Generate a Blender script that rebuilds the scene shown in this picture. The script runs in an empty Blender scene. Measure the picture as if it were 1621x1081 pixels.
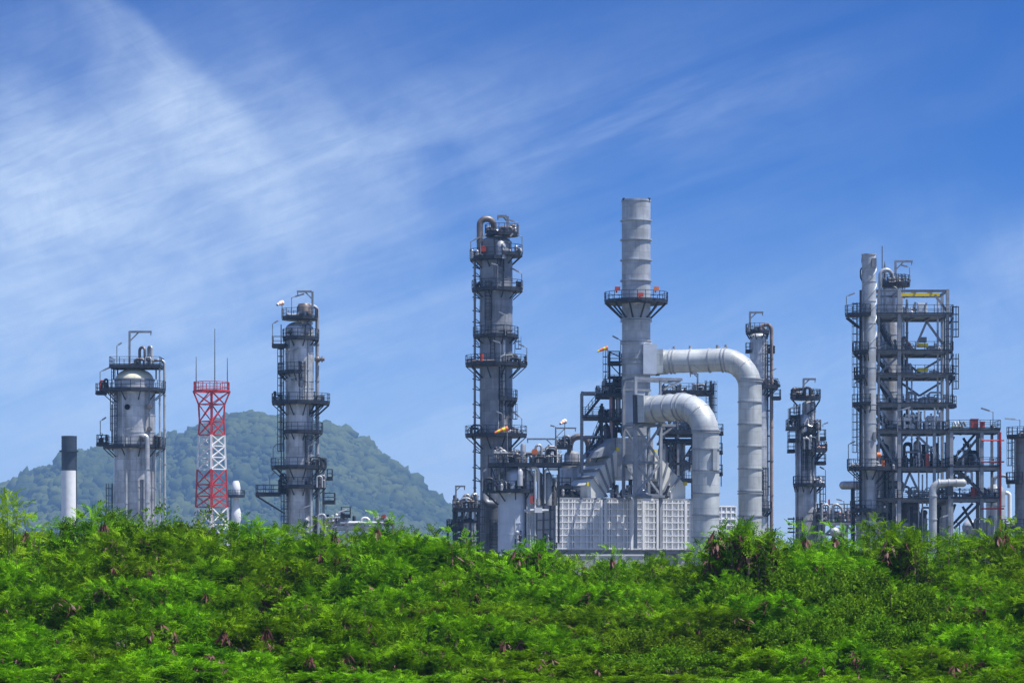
import bpy, math, random
import numpy as np
from mathutils import Vector, Matrix

R = math.radians
C = bpy.context
scn = C.scene
col = scn.collection

# ------------------------------------------------------------------ camera
F, CX, HZ, CZ = 4680.0, 810.5, 905.0, 3.5      # focal length in photo pixels, centre column, horizon row, eye height
cd = bpy.data.cameras.new('camera')
cam = bpy.data.objects.new('camera', cd); col.objects.link(cam)
cam.location = (0, 0, CZ); cam.rotation_euler = (R(90), 0, 0)
cd.sensor_width = 36; cd.lens = 36 * F / 1621.0
cd.shift_y = (HZ - 540.5) / 1621.0
cd.clip_start = 1; cd.clip_end = 20000
scn.camera = cam
scn.render.resolution_x, scn.render.resolution_y = 1024, 682
scn.view_settings.view_transform = 'Standard'
scn.view_settings.look = 'None'
scn.view_settings.exposure = 0.5
scn.view_settings.gamma = 1
scn.cycles.use_denoising = True
scn.cycles.denoiser = 'OPENIMAGEDENOISE'
scn.cycles.denoising_input_passes = 'RGB_ALBEDO_NORMAL'
scn.cycles.denoising_prefilter = 'NONE'
scn.cycles.use_adaptive_sampling = False
scn.cycles.max_bounces = 6
scn.cycles.volume_bounces = 0
scn.cycles.transparent_max_bounces = 8

# ------------------------------------------------------------------ sun
SUN_EL, SUN_AZ = R(66), R(70)                  # azimuth from 'towards the camera' turned to the right
sv = Vector((math.cos(SUN_EL) * math.sin(SUN_AZ), -math.cos(SUN_EL) * math.cos(SUN_AZ), math.sin(SUN_EL)))
ld = bpy.data.lights.new('sun', 'SUN'); ld.energy = 5.0; ld.angle = R(0.5); ld.color = (1, .97, .925)
sun = bpy.data.objects.new('sun', ld); col.objects.link(sun)
sun.rotation_euler = (-sv).to_track_quat('-Z', 'Y').to_euler(); sun.location = (60, -60, 200)

# ------------------------------------------------------------------ node helpers
def _set(nt, node, i, v):
    if v is None: return
    if isinstance(v, bpy.types.NodeSocket): nt.links.new(v, node.inputs[i])
    else: node.inputs[i].default_value = v
class NT:
    def __init__(s, nt): s.nt = nt
    def m(s, op, a, b=None, c=None, clamp=False):
        n = s.nt.nodes.new('ShaderNodeMath'); n.operation = op; n.use_clamp = clamp
        for i, v in enumerate((a, b, c)): _set(s.nt, n, i, v)
        return n.outputs[0]
    def ss(s, x, a, b, t0=0., t1=1.):
        n = s.nt.nodes.new('ShaderNodeMapRange'); n.interpolation_type = 'SMOOTHSTEP'
        for i, v in enumerate((x, a, b, t0, t1)): _set(s.nt, n, i, v)
        return n.outputs[0]
    def noise(s, vec, scale, detail=4, rough=.5, dist=0):
        n = s.nt.nodes.new('ShaderNodeTexNoise')
        _set(s.nt, n, 'Vector', vec)
        n.inputs['Scale'].default_value = scale; n.inputs['Detail'].default_value = detail
        n.inputs['Roughness'].default_value = rough; n.inputs['Distortion'].default_value = dist
        return n.outputs[0]
    def xyz(s, x, y, z):
        n = s.nt.nodes.new('ShaderNodeCombineXYZ')
        for i, v in enumerate((x, y, z)): _set(s.nt, n, i, v)
        return n.outputs[0]
    def sep(s, v):
        n = s.nt.nodes.new('ShaderNodeSeparateXYZ'); _set(s.nt, n, 0, v); return n.outputs
    def coord(s, k='Object'):
        return s.nt.nodes.new('ShaderNodeTexCoord').outputs[k]
    def mix(s, f, a, b, mode='MIX'):
        n = s.nt.nodes.new('ShaderNodeMix'); n.data_type = 'RGBA'; n.blend_type = mode
        _set(s.nt, n, 0, f)
        for i, v in ((6, a), (7, b)):
            if not isinstance(v, bpy.types.NodeSocket) and len(v) == 3: v = (*v, 1)
            _set(s.nt, n, i, v)
        return n.outputs[2]
    def scale(s, v, k):
        n = s.nt.nodes.new('ShaderNodeVectorMath'); n.operation = 'MULTIPLY'
        _set(s.nt, n, 0, v); n.inputs[1].default_value = k; return n.outputs[0]

# ------------------------------------------------------------------ sky
w = bpy.data.worlds.new('World'); scn.world = w; w.use_nodes = True
nt = w.node_tree; nt.nodes.clear(); N = NT(nt)
g = N.coord('Generated'); gx, gy, gz = N.sep(g)
sky = nt.nodes.new('ShaderNodeTexSky'); sky.sky_type = 'NISHITA'; sky.sun_disc = False
sky.sun_elevation = SUN_EL; sky.sun_rotation = math.atan2(sv.x, sv.y)
sky.altitude = 0; sky.air_density = 1.0; sky.dust_density = 0.35; sky.ozone_density = 4.0
nt.links.new(N.xyz(gx, gy, N.m('MULTIPLY_ADD', gz, 1.9, .03)), sky.inputs[0])
sr, sg, sb = N.sep(sky.outputs[0])
clear = N.xyz(N.m('MULTIPLY', N.m('POWER', sr, 2.4), .085), N.m('MULTIPLY', N.m('POWER', sg, 1.6), .262), N.m('MULTIPLY', N.m('POWER', sb, 1.25), .64))
fy = N.m('MAXIMUM', gy, .05)
U = N.m('MULTIPLY_ADD', N.m('DIVIDE', gx, fy), F, CX)
V = N.m('SUBTRACT', HZ, N.m('MULTIPLY', N.m('DIVIDE', gz, fy), F))
def lin(a, b, c):      # a*U + b*V + c
    return N.m('ADD', N.m('MULTIPLY_ADD', U, a, c), N.m('MULTIPLY', V, b))
def ell(cx, cy, rx, ry, ang=0):
    ca, sa = math.cos(R(ang)), math.sin(R(ang))
    p = lin(ca / rx, sa / rx, -(cx * ca + cy * sa) / rx)
    q = lin(-sa / ry, ca / ry, (cx * sa - cy * ca) / ry)
    d = N.m('SQRT', N.m('ADD', N.m('MULTIPLY', p, p), N.m('MULTIPLY', q, q)))
    return N.ss(d, 1.0, 0.0)
uv = N.xyz(N.m('MULTIPLY', U, .001), N.m('MULTIPLY', V, .001), 0)
broad = N.noise(uv, 2.6, 4, .5, .6)
# streak frames
def streak(ang, sl, st, seed, detail=5, dist=.3):
    ca, sa = math.cos(R(ang)), math.sin(R(ang))
    return N.noise(N.xyz(lin(ca / sl, sa / sl, seed), lin(-sa / st, ca / st, seed * 2.3), seed), 1, detail, .55, dist)
s1 = streak(-17, 900, 130, 3.1, 4, .6)
s2 = streak(-24, 520, 90, 8.4, 5, .8)
s3 = streak(44, 420, 110, 5.2, 4, .5)
s4 = streak(74, 340, 90, 1.7, 4, .7)
fine = streak(-20, 260, 42, 6.6, 6, .5)
soft = N.noise(uv, 4.2, 5, .55, .8)
mk = []
A = N.m('MULTIPLY', ell(170, 320, 680, 460, -14), N.ss(N.m('ADD', N.m('MULTIPLY', broad, 1.0), N.m('MULTIPLY', soft, .5)), .38, .92))
A0 = A
mk.append(N.m('MULTIPLY', N.m('MULTIPLY', ell(230, 330, 520, 330, -12), N.ss(s2, .3, .72)), .34))
# bright diagonal edge of the veil
wob = N.m('MULTIPLY_ADD', N.noise(uv, 5, 3), 80, -40)
d = N.m('ADD', lin(.675, -.738, -150 * .675 - 20 * .738), wob)
tt = lin(.738, .675, -150 * .738 + 20 * .675)
B = N.m('MULTIPLY', N.ss(d, 26, -16), N.ss(d, -150, 0, 0, 1))
B = N.m('MULTIPLY', B, N.m('MULTIPLY', N.ss(tt, -120, 160), N.ss(tt, 540, 330)))
mk.append(N.m('MULTIPLY', N.m('MULTIPLY', A0, N.ss(N.m('SUBTRACT', d, N.m('MULTIPLY', N.ss(tt, 380, 620), 400)), 60, -30, .45, 1)), .72))
mk.append(N.m('MULTIPLY', N.m('MULTIPLY', B, N.ss(s3, .1, .75)), .48))
d2 = N.m('ADD', lin(.78, -.625, -440 * .78 + 90 * .625), wob)
t2 = lin(.625, .78, -440 * .625 - 90 * .78)
B2 = N.m('MULTIPLY', N.m('MULTIPLY', N.ss(d2, 40, -10), N.ss(d2, -90, 0)), N.m('MULTIPLY', N.ss(t2, -60, 120), N.ss(t2, 330, 130)))
mk.append(N.m('MULTIPLY', B2, .12))
# long low streaks rising to the right
band = N.m('MULTIPLY', N.ss(lin(.24, 1, -380), -300, 160), N.ss(U, 1750, 300))
mk.append(N.m('MULTIPLY', N.m('MULTIPLY', band, N.ss(s1, .36, .70)), .30))
b3 = N.m('MULTIPLY', ell(930, 225, 640, 90, -17), N.ss(N.m('ADD', N.m('MULTIPLY', s2, .6), N.m('MULTIPLY', fine, .4)), .36, .66))
mk.append(N.m('MULTIPLY', b3, .20))
mk.append(N.m('MULTIPLY', N.m('MULTIPLY', ell(600, 290, 480, 240, -20), N.ss(soft, .15, .75)), .24))
mk.append(N.m('MULTIPLY', N.m('MULTIPLY', ell(1500, 480, 420, 240, -10), N.ss(soft, .3, .75)), .14))
# wisps at the right edge, low cloud beyond the hill
mk.append(N.m('MULTIPLY', N.m('MULTIPLY', ell(1625, 410, 140, 110, -20), N.ss(s4, .2, .75)), .36))
mk.append(N.m('MULTIPLY', N.m('MULTIPLY', N.ss(U, 1300, 1640), N.ss(soft, .38, .75)), .05))
mk.append(N.m('MULTIPLY', N.ss(U, 1450, 600), N.ss(soft, .1, .8, .0, .05)))
lowd = lin(.24, 1, -690 - .24 * 580)
mk.append(N.m('MULTIPLY', N.m('MULTIPLY', N.ss(N.m('ADD', lowd, wob), -12, 24), N.m('MULTIPLY', N.ss(U, 420, 600), N.ss(U, 1150, 700))), .27))
mk.append(N.ss(V, 240, 905, 0, .50))
keep = None
for mm in mk:
    q = N.m('SUBTRACT', 1, mm, clamp=True)
    keep = q if keep is None else N.m('MULTIPLY', keep, q)
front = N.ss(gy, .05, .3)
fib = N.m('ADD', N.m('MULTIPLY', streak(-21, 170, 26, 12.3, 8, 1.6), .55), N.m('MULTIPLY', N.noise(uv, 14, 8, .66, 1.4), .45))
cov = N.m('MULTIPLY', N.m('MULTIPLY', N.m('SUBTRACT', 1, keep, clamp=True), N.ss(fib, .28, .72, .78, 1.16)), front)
cov = N.m('ADD', cov, N.m('MULTIPLY', N.m('SUBTRACT', 1, front), .20))  # even thin cloud added outside the view to whiten the ambient light
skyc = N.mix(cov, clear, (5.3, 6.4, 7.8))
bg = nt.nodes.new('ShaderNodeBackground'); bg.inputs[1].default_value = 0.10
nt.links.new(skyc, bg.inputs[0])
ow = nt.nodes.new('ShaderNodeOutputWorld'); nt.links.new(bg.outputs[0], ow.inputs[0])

# ------------------------------------------------------------------ materials
MATS = {}
def new_mat(name):
    m = bpy.data.materials.new(name); m.use_nodes = True
    nt = m.node_tree; nt.nodes.clear()
    o = nt.nodes.new('ShaderNodeOutputMaterial'); b = nt.nodes.new('ShaderNodeBsdfPrincipled')
    nt.links.new(b.outputs[0], o.inputs[0]); MATS[name] = m
    return m, nt, NT(nt), b, o
def paint(name, c, rough=.55, metal=0, var=.18, scale=.9, streaks=0., streak_col=None, sheets=0.):
    m, nt, N, b, o = new_mat(name)
    oc = N.coord()
    c2 = tuple(max(0, x * (1 - var)) for x in c); c3 = tuple(min(1, x * (1 + var * .6)) for x in c)
    n1 = N.noise(oc, scale, 5, .6)
    cc = N.mix(N.ss(n1, .32, .68), c2, c3)
    if streaks:
        sv_ = N.scale(oc, (3.2, 3.2, .16))
        n2 = N.noise(sv_, 1.0, 5, .6)
        n3 = N.noise(oc, .35, 3, .5)
        cc = N.mix(N.m('MULTIPLY', N.m('MULTIPLY', N.ss(n2, .50, .72), N.ss(n3, .36, .62)), streaks), cc, streak_col or (.16, .11, .08))
    if sheets:
        # cladding sheets wrapped round the shell: each sheet a slightly different tone, with dark lap joints
        x_, y_, z_ = N.sep(oc)
        an = N.m('MULTIPLY', N.m('ARCTAN2', y_, x_), 2.2); zz_ = N.m('MULTIPLY', z_, 1/1.35)
        row = N.m('FLOOR', zz_); cell = N.m('FLOOR', N.m('ADD', an, N.m('MULTIPLY', row, .37)))
        wn = nt.nodes.new('ShaderNodeTexWhiteNoise'); wn.noise_dimensions = '3D'
        _set(nt, wn, 'Vector', N.xyz(row, cell, 1.7))
        tone = N.m('MULTIPLY_ADD', wn.outputs[0], sheets, 1-sheets*.55)
        jz = N.ss(N.m('FRACT', zz_), .05, .0); ja = N.ss(N.m('FRACT', N.m('ADD', an, N.m('MULTIPLY', row, .37))), .05, .0)
        tone = N.m('MULTIPLY', tone, N.m('SUBTRACT', 1, N.m('MULTIPLY', N.m('MAXIMUM', jz, N.m('MULTIPLY', ja, .7)), .38)))
        cc = N.mix(1.0, cc, N.xyz(tone, tone, tone), 'MULTIPLY')
    _set(nt, b, 'Base Color', cc)
    b.inputs['Roughness'].default_value = rough; b.inputs['Metallic'].default_value = metal
    _set(nt, b, 'Roughness', N.m('MULTIPLY_ADD', n1, .25, rough - .12))
    return m
paint('dark_steel', (.014, .020, .034), .55, 0, .35, 1.5)
paint('mid_steel', (.225, .25, .29), .5, .1, .25, 1.2, .3)
paint('grey_steel', (.32, .345, .385), .5, .1, .2, 1.0, .35)
paint('clad', (.57, .58, .595), .37, .45, .26, .55, .8, (.17, .15, .14), .30)
paint('clad_dark', (.27, .285, .315), .45, .3, .22, .6, .75, (.14, .11, .10), .30)
paint('clad_pale', (.44, .47, .50), .42, .2, .24, .5, .7, (.26, .26, .265), .22)
paint('duct_pale', (.51, .54, .545), .40, .15, .20, .42, .65, (.33, .33, .33), .14)
paint('white_paint', (.80, .81, .82), .5, 0, .07, .8, .25, (.5, .48, .45))
paint('panel_blue', (.60, .66, .74), .5, .1, .12, .5, .2, (.4, .42, .45))
paint('cream', (.74, .72, .54), .5, 0, .15, .8, .5, (.35, .27, .14))
paint('cream_panel', (.76, .76, .70), .5, 0, .1, .6, .4, (.42, .38, .3))
paint('red_paint', (.52, .030, .030), .5, 0, .25, 1.2)
paint('red_box', (.50, .07, .045), .5, 0, .25, 1.5)
paint('orange_paint', (.85, .22, .05), .5, 0, .15, 2)
paint('yellow_paint', (.82, .66, .02), .5, 0, .12, 2)
paint('black_paint', (.030, .040, .060), .5, 0, .3, .6)
paint('brown_pipe', (.20, .175, .165), .45, .4, .35, 1.2)
paint('rust_pipe', (.30, .235, .215), .6, .1, .3, .8)
paint('pink_pipe', (.52, .33, .33), .5, 0, .15, 1)
paint('concrete', (.50, .50, .49), .85, 0, .2, .7, .5, (.25, .24, .22))
paint('antenna_metal', (.12, .13, .15), .5, .3, .1, 2)

def foliage(name, ca, cb, cc_, trans=.26, nscale=1.4, rand=.42):
    m, nt, N, b, o = new_mat(name)
    oc = N.coord()
    n1 = N.noise(oc, nscale, 3, .6); n2 = N.noise(oc, 9, 2, .5)
    oi = nt.nodes.new('ShaderNodeObjectInfo').outputs['Random']
    cc = N.mix(N.ss(n1, .34, .66), ca, cb)
    cc = N.mix(N.m('MULTIPLY', N.ss(n2, .5, .8), .7), cc, cc_)
    k = N.m('MULTIPLY_ADD', oi, rand, 1 - rand * .5)
    hsv = nt.nodes.new('ShaderNodeHueSaturation'); nt.links.new(cc, hsv.inputs['Color'])
    nt.links.new(k, hsv.inputs['Value'])
    _set(nt, hsv, 'Hue', N.m('MULTIPLY_ADD', oi, .026, .487))
    nt.links.new(hsv.outputs[0], b.inputs['Base Color'])
    b.inputs['Roughness'].default_value = .62; b.inputs['Specular IOR Level'].default_value = .06
    t = nt.nodes.new('ShaderNodeBsdfTranslucent'); nt.links.new(hsv.outputs[0], t.inputs[0])
    ms = nt.nodes.new('ShaderNodeMixShader'); ms.inputs[0].default_value = trans
    nt.links.new(b.outputs[0], ms.inputs[1]); nt.links.new(t.outputs[0], ms.inputs[2]); nt.links.new(ms.outputs[0], o.inputs[0])
    return m
foliage('leaf_feathery', (.028, .098, .002), (.190, .405, .002), (.33, .52, .006))
foliage('leaf_broad', (.050, .120, .003), (.135, .27, .005), (.25, .38, .03), .3)
foliage('leaf_yellow', (.20, .34, .008), (.30, .45, .012), (.36, .48, .03))
foliage('grass_blade', (.13, .22, .015), (.20, .30, .02), (.30, .31, .08), .35, .5, 0)
foliage('forest_leaf', (.020, .038, .010), (.066, .088, .020), (.105, .095, .035), 0., .008, 0)
paint('seed_pod', (.12, .040, .026), .6, 0, .4, 6)
paint('bark', (.15, .115, .085), .9, 0, .3, 4)
paint('soil', (.11, .10, .055), .95, 0, .35, .08)
paint('hill_soil', (.040, .058, .024), .95, 0, .4, .012)

# ------------------------------------------------------------------ mesh builder
class MB:
    def __init__(s): s.v = []; s.f = []; s.sm = []; s.mi = []; s.cur = 0
    def add(s, vs, fs, smooth=False):
        o = len(s.v); s.v += [tuple(p) for p in vs]
        for f in fs:
            s.f.append(tuple(i + o for i in f)); s.sm.append(smooth); s.mi.append(s.cur)
    def box(s, x0, x1, y0, y1, z0, z1):
        s.add([(x0,y0,z0),(x1,y0,z0),(x1,y1,z0),(x0,y1,z0),(x0,y0,z1),(x1,y0,z1),(x1,y1,z1),(x0,y1,z1)],
              [(0,3,2,1),(4,5,6,7),(0,1,5,4),(1,2,6,5),(2,3,7,6),(3,0,4,7)])
    def beam(s, p, q, a, b=None):
        b = b or a; p, q = Vector(p), Vector(q); d = q - p
        if d.length < 1e-6: return
        d.normalize()
        up = Vector((0,0,1)) if abs(d.z) < .95 else Vector((0,1,0))
        u = d.cross(up).normalized(); v = u.cross(d).normalized()
        u *= a / 2; v *= b / 2
        s.add([p-u-v, p+u-v, p+u+v, p-u+v, q-u-v, q+u-v, q+u+v, q-u+v],
              [(3,2,1,0),(4,5,6,7),(0,1,5,4),(1,2,6,5),(2,3,7,6),(3,0,4,7)])
    def ibeam(s, p, q, h=.36, wd=.24, t=.05):
        p, q = Vector(p), Vector(q); d = (q - p).normalized()
        up = Vector((0,0,1)) if abs(d.z) < .95 else Vector((0,1,0))
        u = d.cross(up).normalized(); v = u.cross(d).normalized()
        s.beam(p + v*(h/2), q + v*(h/2), wd, t); s.beam(p - v*(h/2), q - v*(h/2), wd, t); s.beam(p, q, t, h - t)
    def tube(s, path, r, n=10, caps=True, smooth=True):
        P = [Vector(p) for p in path]; m = len(P)
        rs = r if isinstance(r, (list, tuple)) else [r] * m
        T = []
        for i in range(m):
            a = P[max(0, i-1)]; b = P[min(m-1, i+1)]; T.append((b - a).normalized())
        up = Vector((0,0,1)) if abs(T[0].z) < .9 else Vector((0,1,0))
        u = T[0].cross(up).normalized(); vs = []
        for i in range(m):
            u = (u - T[i] * u.dot(T[i]))
            u = u.normalized() if u.length > 1e-6 else T[i].orthogonal().normalized()
            v = T[i].cross(u)
            k = 1.0
            if 0 < i < m-1:
                c = T[i].dot((P[i+1]-P[i]).normalized()); k = 1 / max(.7, c)
            for j in range(n):
                a = 2 * math.pi * j / n
                vs.append(P[i] + (u * math.cos(a) + v * math.sin(a)) * rs[i])
        fs = [(i*n+j, i*n+(j+1) % n, (i+1)*n+(j+1) % n, (i+1)*n+j) for i in range(m-1) for j in range(n)]
        s.add(vs, fs, smooth)
        if caps:
            s.add(vs[:n], [tuple(range(n))[::-1]]); s.add(vs[-n:], [tuple(range(n))])
    def lathe(s, prof, cx=0, cy=0, n=32, caps=True, smooth=True):
        # prof: list of (r, z) from bottom to top; sharp corners made by splitting runs
        out = [prof[0]]; brk = set()
        for i in range(1, len(prof)):
            if i > 1:
                a = Vector((prof[i-1][0]-prof[i-2][0], prof[i-1][1]-prof[i-2][1])); c = Vector((prof[i][0]-prof[i-1][0], prof[i][1]-prof[i-1][1]))
                if a.length > 1e-7 and c.length > 1e-7 and a.angle(c) > R(38): out.append(prof[i-1]); brk.add(len(out)-2)
            out.append(prof[i])
        prof = out
        vs = []; fs = []
        for r, z in prof:
            for j in range(n):
                a = 2*math.pi*j/n; vs.append((cx + r*math.cos(a), cy + r*math.sin(a), z))
        for i in range(len(prof)-1):
            if i in brk: continue
            for j in range(n):
                fs.append((i*n+j, i*n+(j+1) % n, (i+1)*n+(j+1) % n, (i+1)*n+j))
        s.add(vs, fs, smooth)
        if caps:
            if prof[0][0] > 1e-3: s.add(vs[:n], [tuple(range(n))[::-1]])
            if prof[-1][0] > 1e-3: s.add(vs[-n:], [tuple(range(n))])
    def ring(s, r0, r1, z0, z1, cx=0, cy=0, n=32):
        # a hoop with square section
        for ra, za, rb, zb in ((r1, z0, r1, z1), (r0, z1, r1, z1), (r1, z0, r0, z0)):
            vs = []
            for r, z in ((ra, za), (rb, zb)):
                for j in range(n):
                    a = 2*math.pi*j/n; vs.append((cx+r*math.cos(a), cy+r*math.sin(a), z))
            fs = [(j, (j+1) % n, n+(j+1) % n, n+j) for j in range(n)]
            if (ra, rb) == (r0, r1): fs = [f[::-1] for f in fs]
            s.add(vs, fs, ra == rb)
    def hoop(s, c, d, r0, r1, wd, n=28):
        # flange ring round a duct: centre c, axis d
        c, d = Vector(c), Vector(d).normalized()
        u = d.orthogonal().normalized(); v = d.cross(u); vs = []
        for r, t in ((r0, -wd/2), (r1, -wd/2), (r1, wd/2), (r0, wd/2)):
            for j in range(n):
                a = 2*math.pi*j/n; vs.append(c + d*t + (u*math.cos(a)+v*math.sin(a))*r)
        fs = [(i*n+j, i*n+(j+1) % n, (i+1)*n+(j+1) % n, (i+1)*n+j) for i in range(3) for j in range(n)]
        s.add(vs, fs)
    def sphere(s, c, r, n=12, m=7, sz=1):
        s.lathe([(max(1e-4, r*math.sin(math.pi*i/m)), c[2]-r*sz*math.cos(math.pi*i/m)) for i in range(m+1)], c[0], c[1], n, False)
    def prism(s, poly, y0, y1):
        # polygon in (x, z), extruded along y
        n = len(poly)
        ar = sum(poly[i][0]*poly[(i+1) % n][1]-poly[(i+1) % n][0]*poly[i][1] for i in range(n))
        if ar < 0: poly = poly[::-1]
        vs = [(x, y0, z) for x, z in poly] + [(x, y1, z) for x, z in poly]
        s.add(vs, [tuple(range(n)), tuple(range(n, 2*n))[::-1]] + [((i+1) % n, i, n+i, n+(i+1) % n) for i in range(n)])
    def build(s, name, mats, parent=None, loc=None):
        me = bpy.data.meshes.new(name)
        me.from_pydata(s.v, [], s.f)
        for m in (mats if isinstance(mats, (list, tuple)) else [mats]): me.materials.append(MATS[m])
        me.polygons.foreach_set('use_smooth', s.sm); me.polygons.foreach_set('material_index', s.mi)
        me.update()
        o = bpy.data.objects.new(name, me); col.objects.link(o)
        if parent: o.parent = parent
        if loc: o.location = loc
        return o

def fillet(P, rad, seg=6):
    P = [Vector(p) for p in P]; out = [P[0]]
    for i in range(1, len(P)-1):
        a = (P[i-1]-P[i]); b = (P[i+1]-P[i])
        r = min(rad, a.length*.5, b.length*.5)
        p0 = P[i]+a.normalized()*r; p1 = P[i]+b.normalized()*r
        for k in range(seg+1):
            t = k/seg
            # circular arc approximated by a rational quadratic curve
            wq = math.sin(a.angle(b)/2)
            den = (1-t)**2 + 2*wq*t*(1-t) + t*t
            out.append((p0*(1-t)**2 + P[i]*(2*wq*t*(1-t)) + p1*t*t)/den)
    out.append(P[-1]); return out

def tag(o, label=None, cat=None, group=None, kind=None):
    if label: o['label'] = label
    if cat: o['category'] = cat
    if group: o['group'] = group
    if kind: o['kind'] = kind
    return o

# ------------------------------------------------------------------ a thing standing at depth Y
class Thing:
    def __init__(s, name, label, cat, Y, cx, rot=0, group=None, z0=0):
        s.k = Y/F; s.cx = cx; s.Y = Y; s.rot = R(rot); s.cr = math.cos(s.rot); s.z0 = z0
        s.o = bpy.data.objects.new(name, None); col.objects.link(s.o)
        s.o.location = ((cx-CX)*s.k, Y, z0); s.o.rotation_euler = (0, 0, s.rot); s.o.empty_display_size = .5
        tag(s.o, label, cat, group, 'thing')
    def x(s, px): return (px-s.cx)*s.k/s.cr
    def z(s, py): return CZ+(HZ-py)*s.k - s.z0
    def l(s, n): return n*s.k
    def p(s, px, py, y=0): return (s.x(px), y, s.z(py))
    def part(s, mb, name, mat, parent=None): return mb.build(name, mat, parent or s.o)
    # shell of revolution; prof [(r_px, py)] bottom to top
    def shell(s, prof, seams=(), mat='clad', name='shell', cx=None, y=0, n=40, lip=.05, seam_h=.09, parent=None):
        mb = MB(); c = s.x(s.cx if cx is None else cx)
        P = [(max(1e-3, s.l(r)), s.z(py)) for r, py in prof]
        mb.lathe(P, c, y, n)
        for py in seams:
            z = s.z(py)
            rr = np.interp(z, [q[1] for q in P], [q[0] for q in P])
            mb.ring(rr-.02, rr+lip, z-seam_h/2, z+seam_h/2, c, y, n)
        return s.part(mb, name, mat, parent)
    def head(s, r, py_base, py_top, mat='clad', cx=None, y=0, n=32, name='dome_head'):
        mb = MB(); z0, z1 = s.z(py_base), s.z(py_top)
        mb.lathe([(max(1e-3, s.l(r)*math.cos(t*math.pi/16)), z0+(z1-z0)*math.sin(t*math.pi/16)) for t in range(9)], s.x(s.cx if cx is None else cx), y, n, False)
        return s.part(mb, name, mat)
    def _rail(s, pts, z, closed, parent, h=1.1):
        mb = MB(); n = len(pts); L = list(range(n if closed else n-1))
        t = .055
        for i in L:
            a = Vector((*pts[i], z)); b = Vector((*pts[(i+1) % n], z)); ln = (b-a).length
            for hh in (h, h*.52): mb.beam(a+Vector((0,0,hh)), b+Vector((0,0,hh)), t, t)
            mb.beam(a+Vector((0,0,.10)), b+Vector((0,0,.10)), .02, .18)
            k = max(1, round(ln/1.15))
            for j in range(k):
                q = a+(b-a)*(j/k); mb.beam(q, q+Vector((0,0,h)), .07)
        if not closed:
            q = Vector((*pts[-1], z)); mb.beam(q, q+Vector((0,0,h)), .07)
        return mb.build('railing', 'dark_steel', parent)
    def plat(s, py, xl, xr, rs, a0=None, a1=None, brace=True, cx=None, y=0, ny=None, rail=True, th=.26, n=20):
        """ring platform: deck row py, left/right extent px, shell radius px; a0..a1 degrees (0=right, 270=front)"""
        c = s.x(s.cx if cx is None else cx); Rs = s.l(rs)+.06
        Lx, Rx = c-s.x(xl), s.x(xr)-c
        full = a0 is None
        b = ny if ny else max(Rs+1.0, min(max(Lx, Rs+.9), max(Rx, Rs+.9)))
        def rad(t):
            ax = Rx if math.cos(t) > 0 else Lx
            ax = max(ax, Rs+.25)
            return 1/math.sqrt((math.cos(t)/ax)**2+(math.sin(t)/b)**2)
        A0, A1 = (0, 360) if full else (a0, a1)
        m = max(4, round(n*(A1-A0)/360)); th_ = [R(A0+(A1-A0)*i/m) for i in range(m+1)]
        out = [(c+rad(t)*math.cos(t), y+rad(t)*math.sin(t)) for t in th_]
        inn = [(c+Rs*math.cos(t), y+Rs*math.sin(t)) for t in th_]
        if full: out.pop(); inn.pop()
        z = s.z(py); mb = MB(); q = len(out)
        vs = [(*p, z+th/2) for p in out]+[(*p, z+th/2) for p in inn]+[(*p, z-th/2) for p in out]+[(*p, z-th/2) for p in inn]
        fs = []
        for i in range(q if full else q-1):
            j = (i+1) % q
            fs += [(i, j, q+j, q+i), (2*q+j, 2*q+i, 3*q+i, 3*q+j), (2*q+i, 2*q+j, j, i), (q+i, q+j, 3*q+j, 3*q+i)]
        if not full: fs += [(0, q, 3*q, 2*q), (q-1, 3*q-1, 4*q-1, 2*q-1)]
        mb.add(vs, fs)
        if brace:
            stp = 2 if q > 8 else 1
            for i in range(0, q, stp):
                t = th_[i]; r1 = rad(t)-.1
                dz = max(.7, (r1-Rs)*.9)
                mb.beam((c+r1*math.cos(t), y+r1*math.sin(t), z-th/2), (c+Rs*math.cos(t), y+Rs*math.sin(t), z-th/2-dz), .11)
        o = s.part(mb, 'platform', 'dark_steel')
        if rail:
            ro = out if full else [inn[0]]+out+[inn[-1]]
            s._rail(ro, z+th/2, full, o)
        return o
    def rect(s, py, xl, xr, y0, y1, brace=None, rail=True, th=.26, sides=None, mat='dark_steel', posts=False, parent=None, name='platform'):
        x0, x1 = s.x(xl), s.x(xr); z = s.z(py); mb = MB()
        mb.box(x0, x1, y0, y1, z-.05, z+.02)
        for a, b in (((x0,y0),(x1,y0)), ((x1,y0),(x1,y1)), ((x1,y1),(x0,y1)), ((x0,y1),(x0,y0))):
            mb.beam((*a, z-th/2), (*b, z-th/2), .12, th)
        if brace:
            for (px, py2) in brace:
                for yy in (y0+.1, y1-.1):
                    xs = x0 if abs(s.x(px)-x0) > abs(s.x(px)-x1) else x1
                    mb.beam((xs, yy, z-th), (s.x(px), yy, s.z(py2)), .14)
        if posts:
            for xx in (x0+.1, x1-.1):
                for yy in (y0+.1, y1-.1): mb.box(xx-.11, xx+.11, yy-.11, yy+.11, 0, z-th)
        o = s.part(mb, name, mat, parent)
        if rail: s._rail([(x0,y0),(x1,y0),(x1,y1),(x0,y1)], z+.02, True, o)
        return o
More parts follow.
